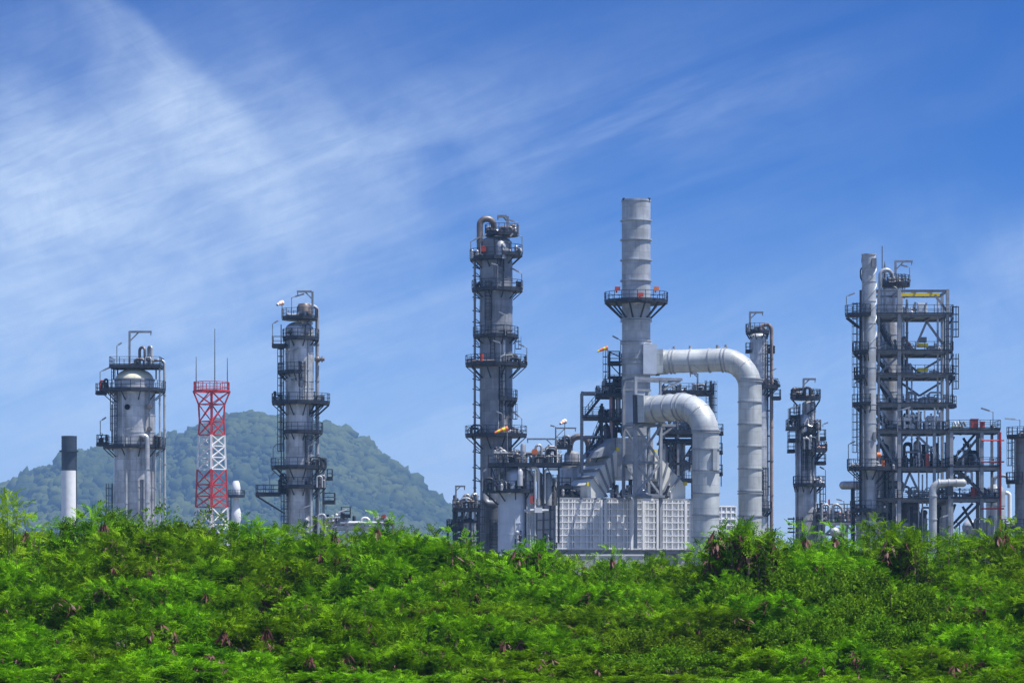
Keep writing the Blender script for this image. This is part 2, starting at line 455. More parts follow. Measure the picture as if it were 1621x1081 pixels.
    def pipe(s, pts, r, mat='clad_pale', name='pipe', bend=.6, n=10, parent=None, flanges=True, seg=5):
        P = [s.p(*q) for q in pts]
        mb = MB(); path = fillet(P, bend, seg) if len(P) > 2 else [Vector(q) for q in P]
        rr = s.l(r); mb.tube(path, rr, n)
        if flanges:
            for a, b in zip(P[:-1], P[1:]):
                a, b = Vector(a), Vector(b); L = (b-a).length
                if L > 3:
                    for j in range(1, int(L//5)+1): mb.hoop(a+(b-a)*(j/(int(L//5)+1)), b-a, rr*.9, rr+.06, .12, 12)
        return s.part(mb, name, mat, parent)
    def ladder(s, px, py0, py1, y, ang=270, cage=True, wd=.5, mat='dark_steel'):
        """py0 top, py1 bottom; climbs on the side facing ang"""
        mb = MB(); x = s.x(px); z0, z1 = s.z(py1), s.z(py0)
        u = Vector((-math.sin(R(ang)), math.cos(R(ang)), 0)); v = Vector((math.cos(R(ang)), math.sin(R(ang)), 0)); c = Vector((x, y, 0))
        for sg in (-1, 1):
            q = c+u*(sg*wd/2); mb.beam(q+Vector((0,0,z0)), q+Vector((0,0,z1)), .08)
        z = z0+.2
        while z < z1:
            mb.beam(c-u*(wd/2)+Vector((0,0,z)), c+u*(wd/2)+Vector((0,0,z)), .045); z += .42
        if cage and z1-z0 > 3:
            pts = [(-.40,.1),(-.40,.45),(-.2,.75),(.2,.75),(.40,.45),(.40,.1)]
            W = [c+u*a+v*b for a, b in pts]
            for q in W[:]: mb.beam(q+Vector((0,0,z0+2)), q+Vector((0,0,z1)), .05)
            z = z0+2
            while z < z1:
                for a, b in zip(W[:-1], W[1:]): mb.beam(a+Vector((0,0,z)), b+Vector((0,0,z)), .04, .07)
                z += .9
        return s.part(mb, 'ladder', mat)
    def davit(s, px, py0, pytop, pxa, y=0, mat='mid_steel', r=.13):
        mb = MB(); x, xa = s.x(px), s.x(pxa); zt = s.z(pytop)
        mb.beam((x, y, s.z(py0)), (x, y, zt), r*2); mb.beam((x-.1, y, zt), (xa, y, zt), r*1.7, r*2)
        sg = 1 if xa > x else -1; kk = min(abs(xa-x)*.5, 1.2)
        mb.beam((x, y, zt-kk), (x+sg*kk, y, zt), r*1.1)
        mb.tube([(xa-sg*.1, y, zt), (xa-sg*.1, y, zt-.45)], .06, 6)
        return s.part(mb, 'davit', mat)
    def lamp(s, px, py0, pyt, pxh, pyh=None, y=0, mat='grey_steel'):
        """post at px from py0 up to pyt, head reaching to (pxh, pyh)"""
        mb = MB(); pyh = pyt-3 if pyh is None else pyh
        a = s.p(px, pyt, y); b = Vector(s.p(pxh, pyh, y)); A = Vector(a)
        mb.tube([s.p(px, py0, y), a], .05, 6); d = b-A
        mb.tube([A, A+d*.45], .045, 6)
        o = s.part(mb, 'lamp_post', 'mid_steel')
        h = MB(); h.beam(A+d*.3, b, .26, .17); s.part(h, 'lamp_head', mat, o)
        return o
    def valves(s, xl, xr, pyt, pyb, y0, y1, n, seed, mats=('clad_pale', 'dark_steel', 'brown_pipe'), rmax=.2, name='valve_piping'):
        """process pipework standing on a deck: risers with flanges, valve bodies, handwheels and cross pipes"""
        rnd = random.Random(seed)
        zt, zb = s.z(pyt), s.z(pyb); X0, X1 = s.x(xl), s.x(xr)
        for i in range(n):
            m = MB(); mt = rnd.choice(mats); x = rnd.uniform(X0, X1); y = rnd.uniform(y0, y1)
            h = (zt-zb)*rnd.uniform(.35, 1); r = rnd.uniform(.05, rmax); k = rnd.random()
            if k < .45:
                nm = 'pipe_riser'
                m.tube([(x, y, zb), (x, y, zb+h)], r, 8)
                for t in (.3, .6, .97): m.hoop((x, y, zb+h*t), (0,0,1), r*.8, r+.07, .1, 10)
                if rnd.random() < .5: m.sphere((x, y, zb+h), r*1.5, 8, 5)
            elif k < .7:
                nm = 'pipe_loop'
                x2 = x+rnd.uniform(.5, 1.6)*rnd.choice((-1, 1)); x2 = min(max(x2, X0), X1)
                m.tube(fillet([(x, y, zb), (x, y, zb+h), (x2, y, zb+h), (x2, y, zb)], .3, 4), r, 8)
            elif k < .88:
                nm = 'inline_valve'
                x2 = min(max(x+rnd.uniform(.8, 2.4)*rnd.choice((-1, 1)), X0), X1)
                m.tube([(x, y, zb+h*.6), (x2, y, zb+h*.6)], r, 8)
                m.hoop(((x+x2)/2, y, zb+h*.6), (1,0,0), r*.8, r+.1, .14, 10); m.sphere(((x+x2)/2, y, zb+h*.6+r), r*1.2, 8, 5)
            else:
                nm = 'control_valve'
                m.lathe([(.04, zb), (r*1.7, zb+.1), (r*1.7, zb+h*.5), (.05, zb+h*.62)], x, y, 10)
                m.hoop((x, y, zb+h*.8), (0, 1, .3), .16, .22, .05, 10); m.tube([(x, y, zb+h*.5), (x, y, zb+h*.8)], .04, 6)
            s.part(m, nm, mt)
    def bars(s, segs, w, name, mat='dark_steel', parent=None):
        """each segment ((px, py, y), (px, py, y)) a bar of its own"""
        for a, b in segs:
            m = MB(); m.beam(a if len(a) == 4 else s.p(*a), b if len(b) == 4 else s.p(*b), w); s.part(m, name, mat, parent)

# ================================================================== THE SETTING
mb = MB(); mb.add([(-2500,-150,0),(2500,-150,0),(2500,6000,0),(-2500,6000,0)], [(0,1,2,3)])
tag(mb.build('ground', 'soil'), kind='structure')

RID = [(-420,880),(-250,835),(-100,803),(0,773),(30,752),(75,742),(120,735),(170,718),(230,702),(280,690),(308,684),(330,668),(352,668),(385,667),(405,666),(428,671),(450,674),(480,673),(505,670),(530,673),(560,684),(590,706),(620,732),(645,757),(670,778),(700,798),(740,830),(780,862),(830,905)]
HY = 3600.0; hk = HY/F; hs_ = HY/2500
RID = [(p, q) for p, q in RID]; rx = np.array([(p-CX)*hk for p, _ in RID]); rz = np.array([max(0, CZ+(HZ-q)*hk) for _, q in RID])
rz[-1] = 0; rz[0] = 0
def hump(x, y):
    rs = np.random.RandomState(4); v = 0*x
    for i in range(9):
        a, b, c = rs.uniform(.006, .035), rs.uniform(-.02, .02), rs.uniform(0, 6.3)
        v = v+np.sin(a*x+b*y+c)*1.1/(1+i*.15)
    return v
def hill_z(x, y):
    h = sum(np.interp(x+d_, rx, rz, left=0, right=0) for d_ in (-14, -7, 0, 7, 14))/5
    t = np.clip(np.abs(y-HY-25*np.sin(x*.008))/np.where(y < HY, 900, 720), 0, 1)
    g_ = np.cos(t*math.pi/2)**2.1
    gul = 1-.14*(np.sin(x*.031+1.5*np.sin(y*.006)))*np.sin(np.clip(t, 0, 1)*math.pi)
    return np.maximum(np.maximum(h-5, 0)*g_*gul+hump(x, y)*np.sin(t*math.pi)*np.clip(h/40, 0, 1)-(t >= 1)*1.0, -1.0)
xs = np.linspace(-990, 45, 150); ys = np.linspace(HY-910, HY+735, 90)
XX, YY = np.meshgrid(xs, ys); ZZ = hill_z(XX, YY)
vs = np.stack([XX, YY, ZZ-2.5], -1).reshape(-1, 3)
nx = len(xs)
mb = MB(); mb.add(vs.tolist(), [(j*nx+i, j*nx+i+1, (j+1)*nx+i+1, (j+1)*nx+i) for j in range(len(ys)-1) for i in range(nx-1)], True)
tag(mb.build('hill', 'hill_soil'), kind='structure')

def raw_mesh(name, V, Fq, mat, smooth=False):
    me = bpy.data.meshes.new(name); n, k = Fq.shape
    me.vertices.add(len(V)); me.vertices.foreach_set('co', V.astype(np.float32).ravel())
    me.loops.add(n*k); me.loops.foreach_set('vertex_index', Fq.astype(np.int32).ravel())
    me.polygons.add(n); me.polygons.foreach_set('loop_start', np.arange(0, n*k, k, dtype=np.int32))
    me.update(calc_edges=True); me.validate()
    if smooth: me.polygons.foreach_set('use_smooth', np.ones(n, bool))
    me.materials.append(MATS[mat]); return me

import bmesh
bm = bmesh.new(); bmesh.ops.create_icosphere(bm, subdivisions=2, radius=1)
icoV = np.array([v.co[:] for v in bm.verts]); icoF = np.array([[v.index for v in f.verts] for f in bm.faces]); bm.free()
rs = np.random.RandomState(11)
# wooded slope: crowns of many sizes
n = 26000
cx_ = rs.uniform(-980, 22, n); cy_ = HY+rs.uniform(-880, 90, n); cz_ = hill_z(cx_, cy_)
ok = cz_ > 1.0; cx_, cy_, cz_ = cx_[ok], cy_[ok], cz_[ok]; n = len(cx_)
r_ = np.clip(np.exp(rs.normal(1.2, .52, n)), 1.4, 11)
ang = rs.uniform(0, 6.28, n); ca, sa = np.cos(ang), np.sin(ang)
Vv = icoV[None]*(1+rs.normal(0, .20, (n, len(icoV), 1)))
Vv = Vv*np.stack([r_*rs.uniform(.8, 1.3, n), r_*rs.uniform(.8, 1.3, n), r_*rs.uniform(.75, 1.25, n)], -1)[:, None]
Vx = Vv[..., 0]*ca[:, None]-Vv[..., 1]*sa[:, None]; Vy = Vv[..., 0]*sa[:, None]+Vv[..., 1]*ca[:, None]
Vv = np.stack([Vx+cx_[:, None], Vy+cy_[:, None], Vv[..., 2]+(cz_+r_*.15-1.5)[:, None]], -1).reshape(-1, 3)
Ff = (icoF[None]+(np.arange(n)*len(icoV))[:, None, None]).reshape(-1, 3)
o = bpy.data.objects.new('hillside_forest', raw_mesh('hillside_forest', Vv, Ff, 'forest_leaf')); col.objects.link(o)
tag(o, kind='stuff', label='hazy green forest of rounded crowns covering the far hill', cat='forest')

# air between the camera and the hill
mb = MB(); mb.box(-2600, 2600, -250, 6100, -2.0, 215)
hz = mb.build('haze', 'soil'); hz.data.materials.clear()
hm = bpy.data.materials.new('haze'); hm.use_nodes = True; hnt = hm.node_tree; hnt.nodes.clear()
pv = hnt.nodes.new('ShaderNodeVolumePrincipled'); pv.inputs['Density'].default_value = .000155
pv.inputs['Color'].default_value = (.33, .60, 1, 1); pv.inputs['Anisotropy'].default_value = .0
ho = hnt.nodes.new('ShaderNodeOutputMaterial'); hnt.links.new(pv.outputs[0], ho.inputs[1])
hz.data.materials.append(hm); tag(hz, kind='stuff')
hm.cycles.homogeneous_volume = True

# ================================================================== THE PLANT
# ---- chimney with a black top
t = Thing('chimney', 'tall white chimney with a black top, far left beside the hill', 'chimney', 620, 109)
t.shell([(12.6, 930), (12.0, 850), (11.5, 744.6)], (), 'white_paint', 'shaft')
mb = MB(); mb.lathe([(t.l(11.6), t.z(744.6)), (t.l(11.6), t.z(690)), (t.l(10.2), t.z(690)), (t.l(10.2), t.z(700))], 0, 0, 36)
for py in (692, 727): mb.ring(t.l(11.5), t.l(11.8), t.z(py)-.1, t.z(py)+.1, 0, 0)
top = t.part(mb, 'black_top', 'black_paint')
t.plat(714, 94, 124, 11.6, brace=False, rail=False, th=.3)
t.ladder(121, 690, 830, 0, 0, cage=False)

# ---- wide column under a cream dome
t = Thing('distillation_column', 'wide grey column with a cream domed head under its top platform', 'column', 372, 213)
t.shell([(32.8, 952), (32.6, 620), (32.6, 614), (31, 614), (31, 600)], (658, 632, 685, 716, 735, 771, 790, 815, 840), 'clad')
t.head(30, 601, 583, 'cream')
mb = MB(); mb.ring(t.l(29), t.l(32), t.z(602)-.15, t.z(602)+.15); t.part(mb, 'head_flange', 'grey_steel')
t.rect(580.5, 177, 256, -2.2, 2.2)
t.bars([((px, 580, yy), (px, 602, yy)) for px in (183, 250) for yy in (-1.9, 1.9)], .16, 'platform_leg')
t.plat(619.4, 159.5, 262, 32.6)
t.plat(708.5, 163, 262, 32.6)
t.rect(622, 154, 168, -1.4, .4); t.rect(703, 155.5, 172, -1.4, .4)
t.davit(207, 580, 526.5, 242, -1.2)
t.lamp(188, 580, 549, 196, 544, -1.8); t.lamp(159.5, 604, 589, 175, 582, -.6); t.lamp(163, 690, 668, 172, 662, -2.4)
t.pipe([(221, 583, 0), (221, 550, 0), (230, 550, -.4), (230, 571, -.4), (250, 571, -.4)], 2.3, 'brown_pipe', 'overhead_pipe', .5)
t.pipe([(234, 583, .8), (234, 548, .8), (239.5, 548, .4), (239.5, 572, .4)], 2.4, 'clad_pale', 'overhead_pipe', .5)
t.pipe([(247, 570, .4), (260, 570, .4), (260, 952, .4)], 2.2, 'clad_pale', 'riser_pipe', .5)
t.pipe([(253.5, 576, -.4), (253.5, 952, -.4)], 1.5, 'clad', 'riser_pipe')
t.pipe([(247.8, 714, -1.4), (247.8, 952, -1.4)], 1.6, 'clad', 'riser_pipe')
Rs = t.l(32.6)
t.pipe([(205, 694, -Rs-.6), (205, 952, -Rs-.6)], 2.0, 'clad_pale', 'riser_pipe')
t.pipe([(228, 697, -Rs+.5), (228, 692, -Rs-.7), (238, 692, -Rs-.7), (238, 952, -Rs-.7)], 4.1, 'clad', 'riser_pipe', .55)
t.pipe([(199, 620, -Rs-.25), (199, 708, -Rs-.25)], 1.1, 'clad', 'riser_pipe'); t.pipe([(240, 612, -Rs+.3), (240, 700, -Rs+.3)], 1.3, 'clad_dark', 'riser_pipe')
t.pipe([(229, 760, -Rs-.3), (229, 860, -Rs-.3)], 3, 'clad_dark', 'riser_pipe')
mb = MB(); c = t.p(206, 646, -Rs); mb.hoop(c, (0,1,0), .05, .36, .5, 18); mb.tube([(c[0], c[1]-.25, c[2]), (c[0], c[1]+.4, c[2])], .34, 16); t.part(mb, 'manhole', 'clad_dark')
for py in (645, 680):
    mb = MB(); c = t.p(240, py, -Rs+.6); mb.tube([(c[0], c[1]-.5, c[2]), (c[0], c[1]+.5, c[2])], .29, 14); t.part(mb, 'nozzle', 'brown_pipe')
t.pipe([(178, 640, -.3), (178, 700, -.3)], 1.4, 'brown_pipe', 'level_gauge'); t.ladder(178, 765, 900, -.2, 180)
t.ladder(183, 583, 620, -2.2, 250, False); t.ladder(186, 620, 708, -Rs+.7, 235)
t.valves(160, 172, 600, 619, -1.2, .6, 5, 3, ('dark_steel', 'red_box'))
t.valves(156, 172, 680, 704, -1.2, .2, 5, 4, ('dark_steel', 'brown_pipe'))
t.valves(205, 245, 566, 580, -1.5, 1.5, 9, 5, ('clad_pale', 'dark_steel', 'brown_pipe'))
t.valves(246, 258, 690, 708, -2.6, -1, 6, 6)
t.lamp(203, 708, 683, 216, 679, -Rs-1.4)

# ---- red and white lattice mast
t = Thing('lattice_mast', 'red and white lattice mast with whip antennas on its crown', 'mast', 520, 335)
def mast_w(py): return np.interp(py, [604, 619, 640, 667, 688, 742, 803, 960], [29, 29, 20.5, 19, 20.3, 22.5, 25, 31])
lev = [619, 640, 667, 688.5, 706, 724, 742.6, 767, 785, 802.6, 830, 860, 900, 955]
for nm, mt, a, b in (('red_section', 'red_paint', 0, 3), ('white_section', 'white_paint', 3, 6), ('red_section', 'red_paint', 6, 9), ('white_section', 'white_paint', 9, 13)):
    mb = MB()
    for i in range(a, b):
        za, zb = t.z(lev[i]), t.z(lev[i+1]); wa, wb = t.l(mast_w(lev[i])), t.l(mast_w(lev[i+1]))
        A = [Vector((wa*math.cos(q), wa*math.sin(q), za)) for q in (R(4), R(94), R(184), R(274))]
        B = [Vector((wb*math.cos(q), wb*math.sin(q), zb)) for q in (R(4), R(94), R(184), R(274))]
        for j in range(4):
            k = (j+1) % 4
            mb.beam(A[j], B[j], .30)
            mb.beam(A[j], B[k], .15); mb.beam(A[k], B[j], .15)
            mb.beam(B[j], B[k], .17)
    t.part(mb, nm, mt)
mb = MB()
wq = t.l(29)
P8 = [(wq*math.cos(R(22.5+45*i)), wq*math.sin(R(22.5+45*i))) for i in range(8)]
z = t.z(619)
for i in range(8):
    a, b = P8[i], P8[(i+1) % 8]
    mb.beam((*a, z), (*b, z), .2, .3); mb.beam((0, 0, z), (*a, z), .18)
    for hh in (.65, 1.55): mb.beam((*a, z+hh), (*b, z+hh), .12)
    mb.beam((*a, z), (*a, z+1.6), .14); mb.beam(((a[0]+b[0])/2, (a[1]+b[1])/2, z), ((a[0]+b[0])/2, (a[1]+b[1])/2, z+1.6), .1)
t.part(mb, 'crown_platform', 'red_paint')
for px, py, yy in ((340, 520, 0), (311, 565, -.5), (359.5, 566, .5)):
    mb = MB(); mb.tube([t.p(px, 619, yy), t.p(px, (py+619)/2, yy), t.p(px, py, yy)], [.1, .085, .05], 6); t.part(mb, 'antenna', 'antenna_metal')
mb = MB(); mb.tube([t.p(335, 619), t.p(335, 955)], .14, 6); t.part(mb, 'cable_riser', 'red_paint')

# ---- slim white vent with a dark gallery
t = Thing('vent_stack', 'slim white vent with a dark gallery ring, right of the lattice mast', 'vent', 560, 373.5)
t.shell([(4, 960), (4.2, 838), (5.5, 832), (8, 822), (8.2, 812), (5.2, 800), (4.6, 790), (4.6, 787), (6.6, 784), (7.2, 772), (5.6, 764), (4, 761)], (), 'white_paint', 'stack')
t.plat(786, 360, 387.5, 5, brace=False, rail=True, th=.3)
t.ladder(366, 787, 900, -.2, 180)

# ---- dark galleried column
t = Thing('distillation_column', 'slender grey column ringed by ten dark galleries, in front of the hill crest', 'column', 366, 474)
t.shell([(21, 950), (21, 800), (22, 770), (22.5, 521)], (560, 604, 615, 655, 665, 700, 715, 757, 800, 825), 'clad')
t.head(22.3, 521.5, 509, 'clad')
t.shell([(12, 511), (12, 486), (9, 481), (3, 480)], (497,), 'brown_pipe', 'top_drum', cx=482)
t.plat(505, 446, 503, 12, cx=482, ny=2.4, brace=False)
t.plat(537.5, 452.5, 505, 22.5); t.rect(548, 432.5, 453, -1.6, .2)
t.plat(591, 440, 475, 22.5, 150, 280); t.plat(639, 430.5, 522, 22.5)
t.plat(685, 450, 511, 22.3); t.plat(741, 429, 516.5, 22)
t.plat(772, 444, 516, 22); t.rect(782, 407, 444, -1.8, .8, brace=((450, 812),))
t.rect(794.5, 512, 530, -1.2, .8); t.rect(757, 518, 526, -.6, .6)
t.bars([((514, 640, -1), (488, 659, -1.2)), ((500, 640, -1), (488, 659, -1.2)), ((520, 641, .5), (499, 660, .5))], .2, 'knee_brace')
t.pipe([(486, 482, .3), (494, 484, .3), (502, 487, .3), (502, 950, .3)], 3.1, 'grey_steel', 'overhead_pipe', .7)
t.pipe([(512, 727, .2), (512, 950, .2)], 2, 'clad_pale', 'riser_pipe'); t.pipe([(494, 775, -1.9), (494, 950, -1.9)], 2.4, 'clad_pale', 'riser_pipe')
t.pipe([(506, 778, -1), (506, 950, -1)], 1.8, 'clad_pale', 'riser_pipe'); t.pipe([(445.5, 548, -.3), (445.5, 782, -.3)], 1.1, 'mid_steel', 'riser_pipe')
Rs = t.l(22.5)
t.pipe([(462, 540, -Rs-.2), (462, 600, -Rs-.2)], 1.2, 'clad_pale', 'riser_pipe')
t.pipe([(489, 530, -Rs+.4), (489, 700, -Rs+.4)], 1.4, 'clad_pale', 'riser_pipe')
t.ladder(450, 548, 740, -.8, 190); t.ladder(480, 573, 638, -Rs, 270, True, .6); t.ladder(489, 690, 741, -Rs+.2, 280); t.ladder(454, 775, 900, -Rs+.7, 235); t.ladder(446, 515, 548, -1, 180)
t.davit(496, 505, 463.5, 471.5, -1.6)
t.lamp(463, 505, 473, 483, 467, -1.5); t.lamp(433, 548, 514, 442, 509, -1.4); t.lamp(434, 741, 710, 440, 703, -1.5); t.lamp(428, 782, 755, 436, 748, -1)
t.lamp(450, 620, 605, 470, 599, -Rs-.6); t.lamp(490, 741, 708, 503, 701, -Rs-.8); t.lamp(477, 830, 806, 494, 800, -Rs-.6); t.lamp(452, 573, 558, 475, 552, -Rs-.6)
mb = MB(); mb.tube([t.p(499, 569, -.3), t.p(514, 569, -.3)], .22, 8); mb.sphere(t.p(503, 569, -.3), .42, 10, 6); mb.hoop(t.p(510, 569, -.3), (1,0,0), .2, .4, .12, 12); t.part(mb, 'valve', 'brown_pipe')
t.valves(452, 500, 494, 505, -1.6, 1.4, 8, 21, ('dark_steel', 'brown_pipe', 'clad_pale'))
t.valves(486, 515, 724, 741, -2.4, 0, 12, 22, ('dark_steel', 'clad_dark', 'brown_pipe'))
t.valves(484, 515, 748, 772, -2.4, 0, 14, 23, ('dark_steel', 'clad_dark', 'clad_pale', 'brown_pipe'))
t.valves(444, 456, 750, 782, -1.6, 0, 8, 24, ('dark_steel',)); t.valves(486, 512, 620, 639, -2.4, 0, 7, 25, ('dark_steel', 'clad'))
t.valves(484, 516, 812, 850, -2.6, 0, 12, 26, ('clad_pale', 'dark_steel', 'clad')); t.valves(454, 495, 511, 537, -2.2, -1.6, 6, 27, ('clad_pale', 'dark_steel'), .13)
t.valves(434, 452, 622, 639, -1.6, 0, 5, 28, ('dark_steel',)); t.valves(468, 496, 509, 516, -1.5, -.6, 8, 29, ('cream', 'clad_pale'), .16)

# ---- low pipe rack right of it
t = Thing('pipe_rack', 'low rack of white pipes with two floodlights behind the hedge', 'pipe rack', 372, 568)
mb = MB()
for px in (522, 548, 575, 602, 622):
    for yy in (0, 2.5): mb.beam((t.x(px), yy, 0), (t.x(px), yy, t.z(828)), .25)
    mb.beam((t.x(px), 0, t.z(836)), (t.x(px), 2.5, t.z(836)), .2); mb.beam((t.x(px), 0, t.z(828)), (t.x(px), 2.5, t.z(828)), .2)
for py in (829, 838):
    for yy in (0, 2.5): mb.beam((t.x(515), yy, t.z(py)), (t.x(624), yy, t.z(py)), .16)
t.part(mb, 'frame', 'mid_steel')
t.pipe([(514, 819.7, .6), (543, 819.7, .6)], 1.8, 'clad_pale'); t.pipe([(538, 827, .2), (607, 827, .2)], 2.3, 'white_paint'); t.pipe([(516, 834, .3), (560, 833, .3), (602, 834, .3)], 2.5, 'white_paint')
t.pipe([(516, 826, 1.2), (622, 825, 1.2)], 1.4, 'brown_pipe'); t.pipe([(572, 829, 1), (572, 819.5, 1), (584, 819.5, 1), (584, 832, 1)], 2.2, 'white_paint', bend=.5)
t.pipe([(596, 823, .5), (608, 818, .5)], 3, 'grey_steel', 'valve'); 
for px in (613, 620):
    mb = MB(); mb.tube([t.p(px, 820.5, -.4), t.p(px, 820.5, 1.6)], t.l(2.6), 14); t.part(mb, 'meter_drum', 'white_paint')
mb = MB(); mb.beam(t.p(604, 818, .2), t.p(611, 816, .2), .4); t.part(mb, 'valve_actuator', 'red_box')
t.rect(816, 540, 554, 0, 1.5, rail=True)
t.lamp(530, 830, 812.5, 549, 806, 0, 'white_paint'); t.lamp(601, 826, 814, 578, 807.5, 0, 'white_paint')
t.valves(516, 560, 812, 832, .2, 2.2, 14, 31, ('clad_pale', 'dark_steel', 'white_paint')); t.valves(586, 622, 816, 832, .2, 2, 8, 32, ('dark_steel', 'clad_pale', 'brown_pipe'))

# ---- small pipe tower left of the tall column
t = Thing('pipe_tower', 'small open steel tower with looped pipes, left foot of the tallest galleried column', 'pipe tower', 356, 738)
t.rect(806.5, 717, 760, -2, 2, posts=True); t.rect(837, 707.5, 732, -1.4, 2, posts=True)
mb = MB()
for px in (722, 732, 745, 756):
    for yy in (-1.7, 1.7): mb.beam((t.x(px), yy, 0), (t.x(px), yy, t.z(806)), .22)
for py in (826, 848, 866): 
    for yy in (-1.7, 1.7): mb.beam(t.p(720, py, yy), t.p(758, py, yy), .2)
for a, b in ((720, 733), (733, 720)): mb.beam(t.p(a, 808, -1.7), t.p(b, 848, -1.7), .12)
t.part(mb, 'frame', 'dark_steel')
t.pipe([(734.5, 806, 0), (734.5, 783, 0), (743, 783, 0), (743, 950, 0)], 2.5, 'clad_pale', 'looped_pipe', .5); t.pipe([(747.5, 806, -.4), (747.5, 782, -.4), (755, 782, -.4), (755, 806, -.4)], 2.5, 'clad', 'looped_pipe', .5)
for px, r in ((741, 2.2), (747, 1.5), (751.5, 2), (731, 1.3)): t.pipe([(px, 810, -1.2), (px, 950, -1.2)], r, 'white_paint' if px in (741, 747) else 'clad')
t.davit(722, 806, 770, 737, -1.5, r=.1)
t.ladder(728, 800, 860, -2, 270); t.ladder(757.5, 793, 868, -1, 0)
t.valves(719, 758, 784, 806, -1.8, 1.5, 22, 41, ('clad_pale', 'dark_steel', 'brown_pipe')); t.valves(720, 757, 812, 838, -1.8, 1.5, 20, 42, ('clad_pale', 'dark_steel', 'clad')); t.valves(708, 732, 822, 837, -1, 1.5, 6, 43, ('dark_steel', 'clad')); t.valves(720, 757, 838, 866, -1.8, 1.5, 16, 44, ('dark_steel', 'clad_pale'))

# ---- the tallest galleried column
t = Thing('distillation_column', 'tallest galleried column, topped by a brown gooseneck pipe', 'column', 360, 785.3)
t.shell([(25.2, 950), (25.2, 700), (26, 630), (26, 414), (25, 413), (24.6, 384)], (384, 401, 441, 444, 486, 489, 515, 560, 597, 640, 643, 655, 712, 740, 765, 800, 830, 850), 'clad_dark')
t.head(24.5, 385, 374, 'clad_dark')
t.plat(372.5, 768, 821, 10, cx=790, ny=2.2, brace=False)
t.plat(411.5, 743.5, 790, 25, 135, 285); t.plat(405, 800, 827.5, 25, 285, 420)
t.plat(460.6, 747, 827.5, 26); t.plat(534, 749, 820.5, 26); t.plat(579, 737, 834, 26)
t.plat(633.7, 790, 819, 25.7, 280, 400); t.plat(690.6, 736.6, 833.7, 25.4)
Rs = t.l(26)
t.pipe([(751.6, 416, -.3), (751.6, 950, -.3)], 1.9, 'mid_steel', 'riser_pipe')
for py in (424, 437, 471, 492, 510, 548, 565, 600, 616, 640, 660, 715, 740, 760):
    mb = MB(); mb.beam(t.p(751.6, py, -.3), t.p(762, py+3, -.3), .12); mb.beam(t.p(751.6, py-6, -.3), t.p(762, py+3, -.3), .1); mb.beam(t.p(748, py, -.3), t.p(753, py, -.3), .14)
    t.part(mb, 'pipe_bracket', 'dark_steel')
t.pipe([(760, 420, -.6), (759.5, 347.5, -.6), (781.5, 347.5, -.4), (781.5, 376, 0)], 5, 'brown_pipe', 'gooseneck', .8, 16, seg=8)
t.davit(803.5, 372, 345, 787, -1.5, 'mid_steel', .16)
t.lamp(820, 372, 355, 806, 350, -1.2); t.lamp(745.5, 405, 384, 760, 377, -1); t.lamp(761, 405, 385, 770, 374, -Rs-.8); t.lamp(826.5, 400, 376, 812, 370, -.6); t.lamp(806, 410, 380, 812, 373, -Rs-.2)
t.lamp(826, 455, 434, 811, 426, -.6); t.lamp(834, 575, 551, 820, 545, -.6); t.lamp(826, 690, 663, 812, 653, -1); t.lamp(788, 460, 424, 778, 421, -Rs-1); t.lamp(800, 534, 502, 790, 497, -Rs-1); t.lamp(795, 690, 657, 786, 653, -Rs-1); t.lamp(764, 770, 747, 770, 743, -Rs-.8); t.lamp(792, 573, 546, 781, 542, -Rs-1)
t.ladder(773, 447, 533, -Rs, 270, True, .7); t.ladder(792.5, 405, 460, -Rs+.1, 275, True, .7); t.ladder(786.5, 380, 411, -Rs, 270, True, .6); t.ladder(795, 579, 690, -Rs+.1, 280, True, .6); t.ladder(815, 534, 579, -.8, 0); t.ladder(809, 640, 690, -1, 330)
t.ladder(782, 822, 880, -Rs, 270, True, 1.0); t.ladder(780, 534, 579, -Rs, 270, False)
t.pipe([(798, 540, -Rs+.2), (798, 690, -Rs+.2)], 2.2, 'clad', 'riser_pipe'); t.pipe([(789, 634, -Rs-.1), (789, 690, -Rs-.1)], 1.2, 'clad_pale', 'riser_pipe'); t.pipe([(804, 405, -Rs+.8), (804, 534, -Rs+.8)], 2, 'clad_dark', 'riser_pipe')
t.shell([(8, 413), (8, 392), (5, 386), (1, 384)], (), 'clad', 'reflux_drum', cx=793, y=-Rs-.2)
mb = MB(); c = t.p(765, 397, -Rs+.4); mb.hoop(c, (0,1,0), .02, .42, .3, 16); mb.tube([(c[0], c[1]-.2, c[2]), (c[0], c[1]+.5, c[2])], .36, 14); t.part(mb, 'manhole', 'red_box')
mb = MB(); mb.tube([t.p(763, 575, -Rs-.8), t.p(763, 563, -Rs-.8)], .25, 10); t.part(mb, 'hose_box', 'red_box')
t.pipe([(748, 574, -Rs-.9), (783, 573, -Rs-.9)], 1.5, 'brown_pipe', 'deck_pipe'); t.pipe([(791, 582, -Rs-.9), (793, 566, -Rs-.9), (815, 564.5, -Rs-.9)], 1.7, 'clad_pale', 'deck_pipe', .4)
t.valves(770, 816, 356, 372, -1.6, 1.4, 16, 51, ('dark_steel', 'brown_pipe', 'clad')); t.valves(746, 764, 396, 411, -2, -.5, 6, 52, ('dark_steel', 'clad')); t.valves(806, 826, 392, 405, -1.5, .5, 7, 53, ('dark_steel', 'red_box', 'clad'))
t.valves(812, 827, 447, 460, -1.5, .5, 6, 54, ('dark_steel', 'cream')); t.valves(752, 765, 447, 460, -1.4, .3, 4, 55, ('dark_steel',)); t.valves(800, 834, 563, 579, -2.5, .5, 10, 56, ('dark_steel', 'clad_dark')); t.valves(740, 770, 566, 579, -2, .3, 6, 57, ('dark_steel', 'red_box', 'clad'))
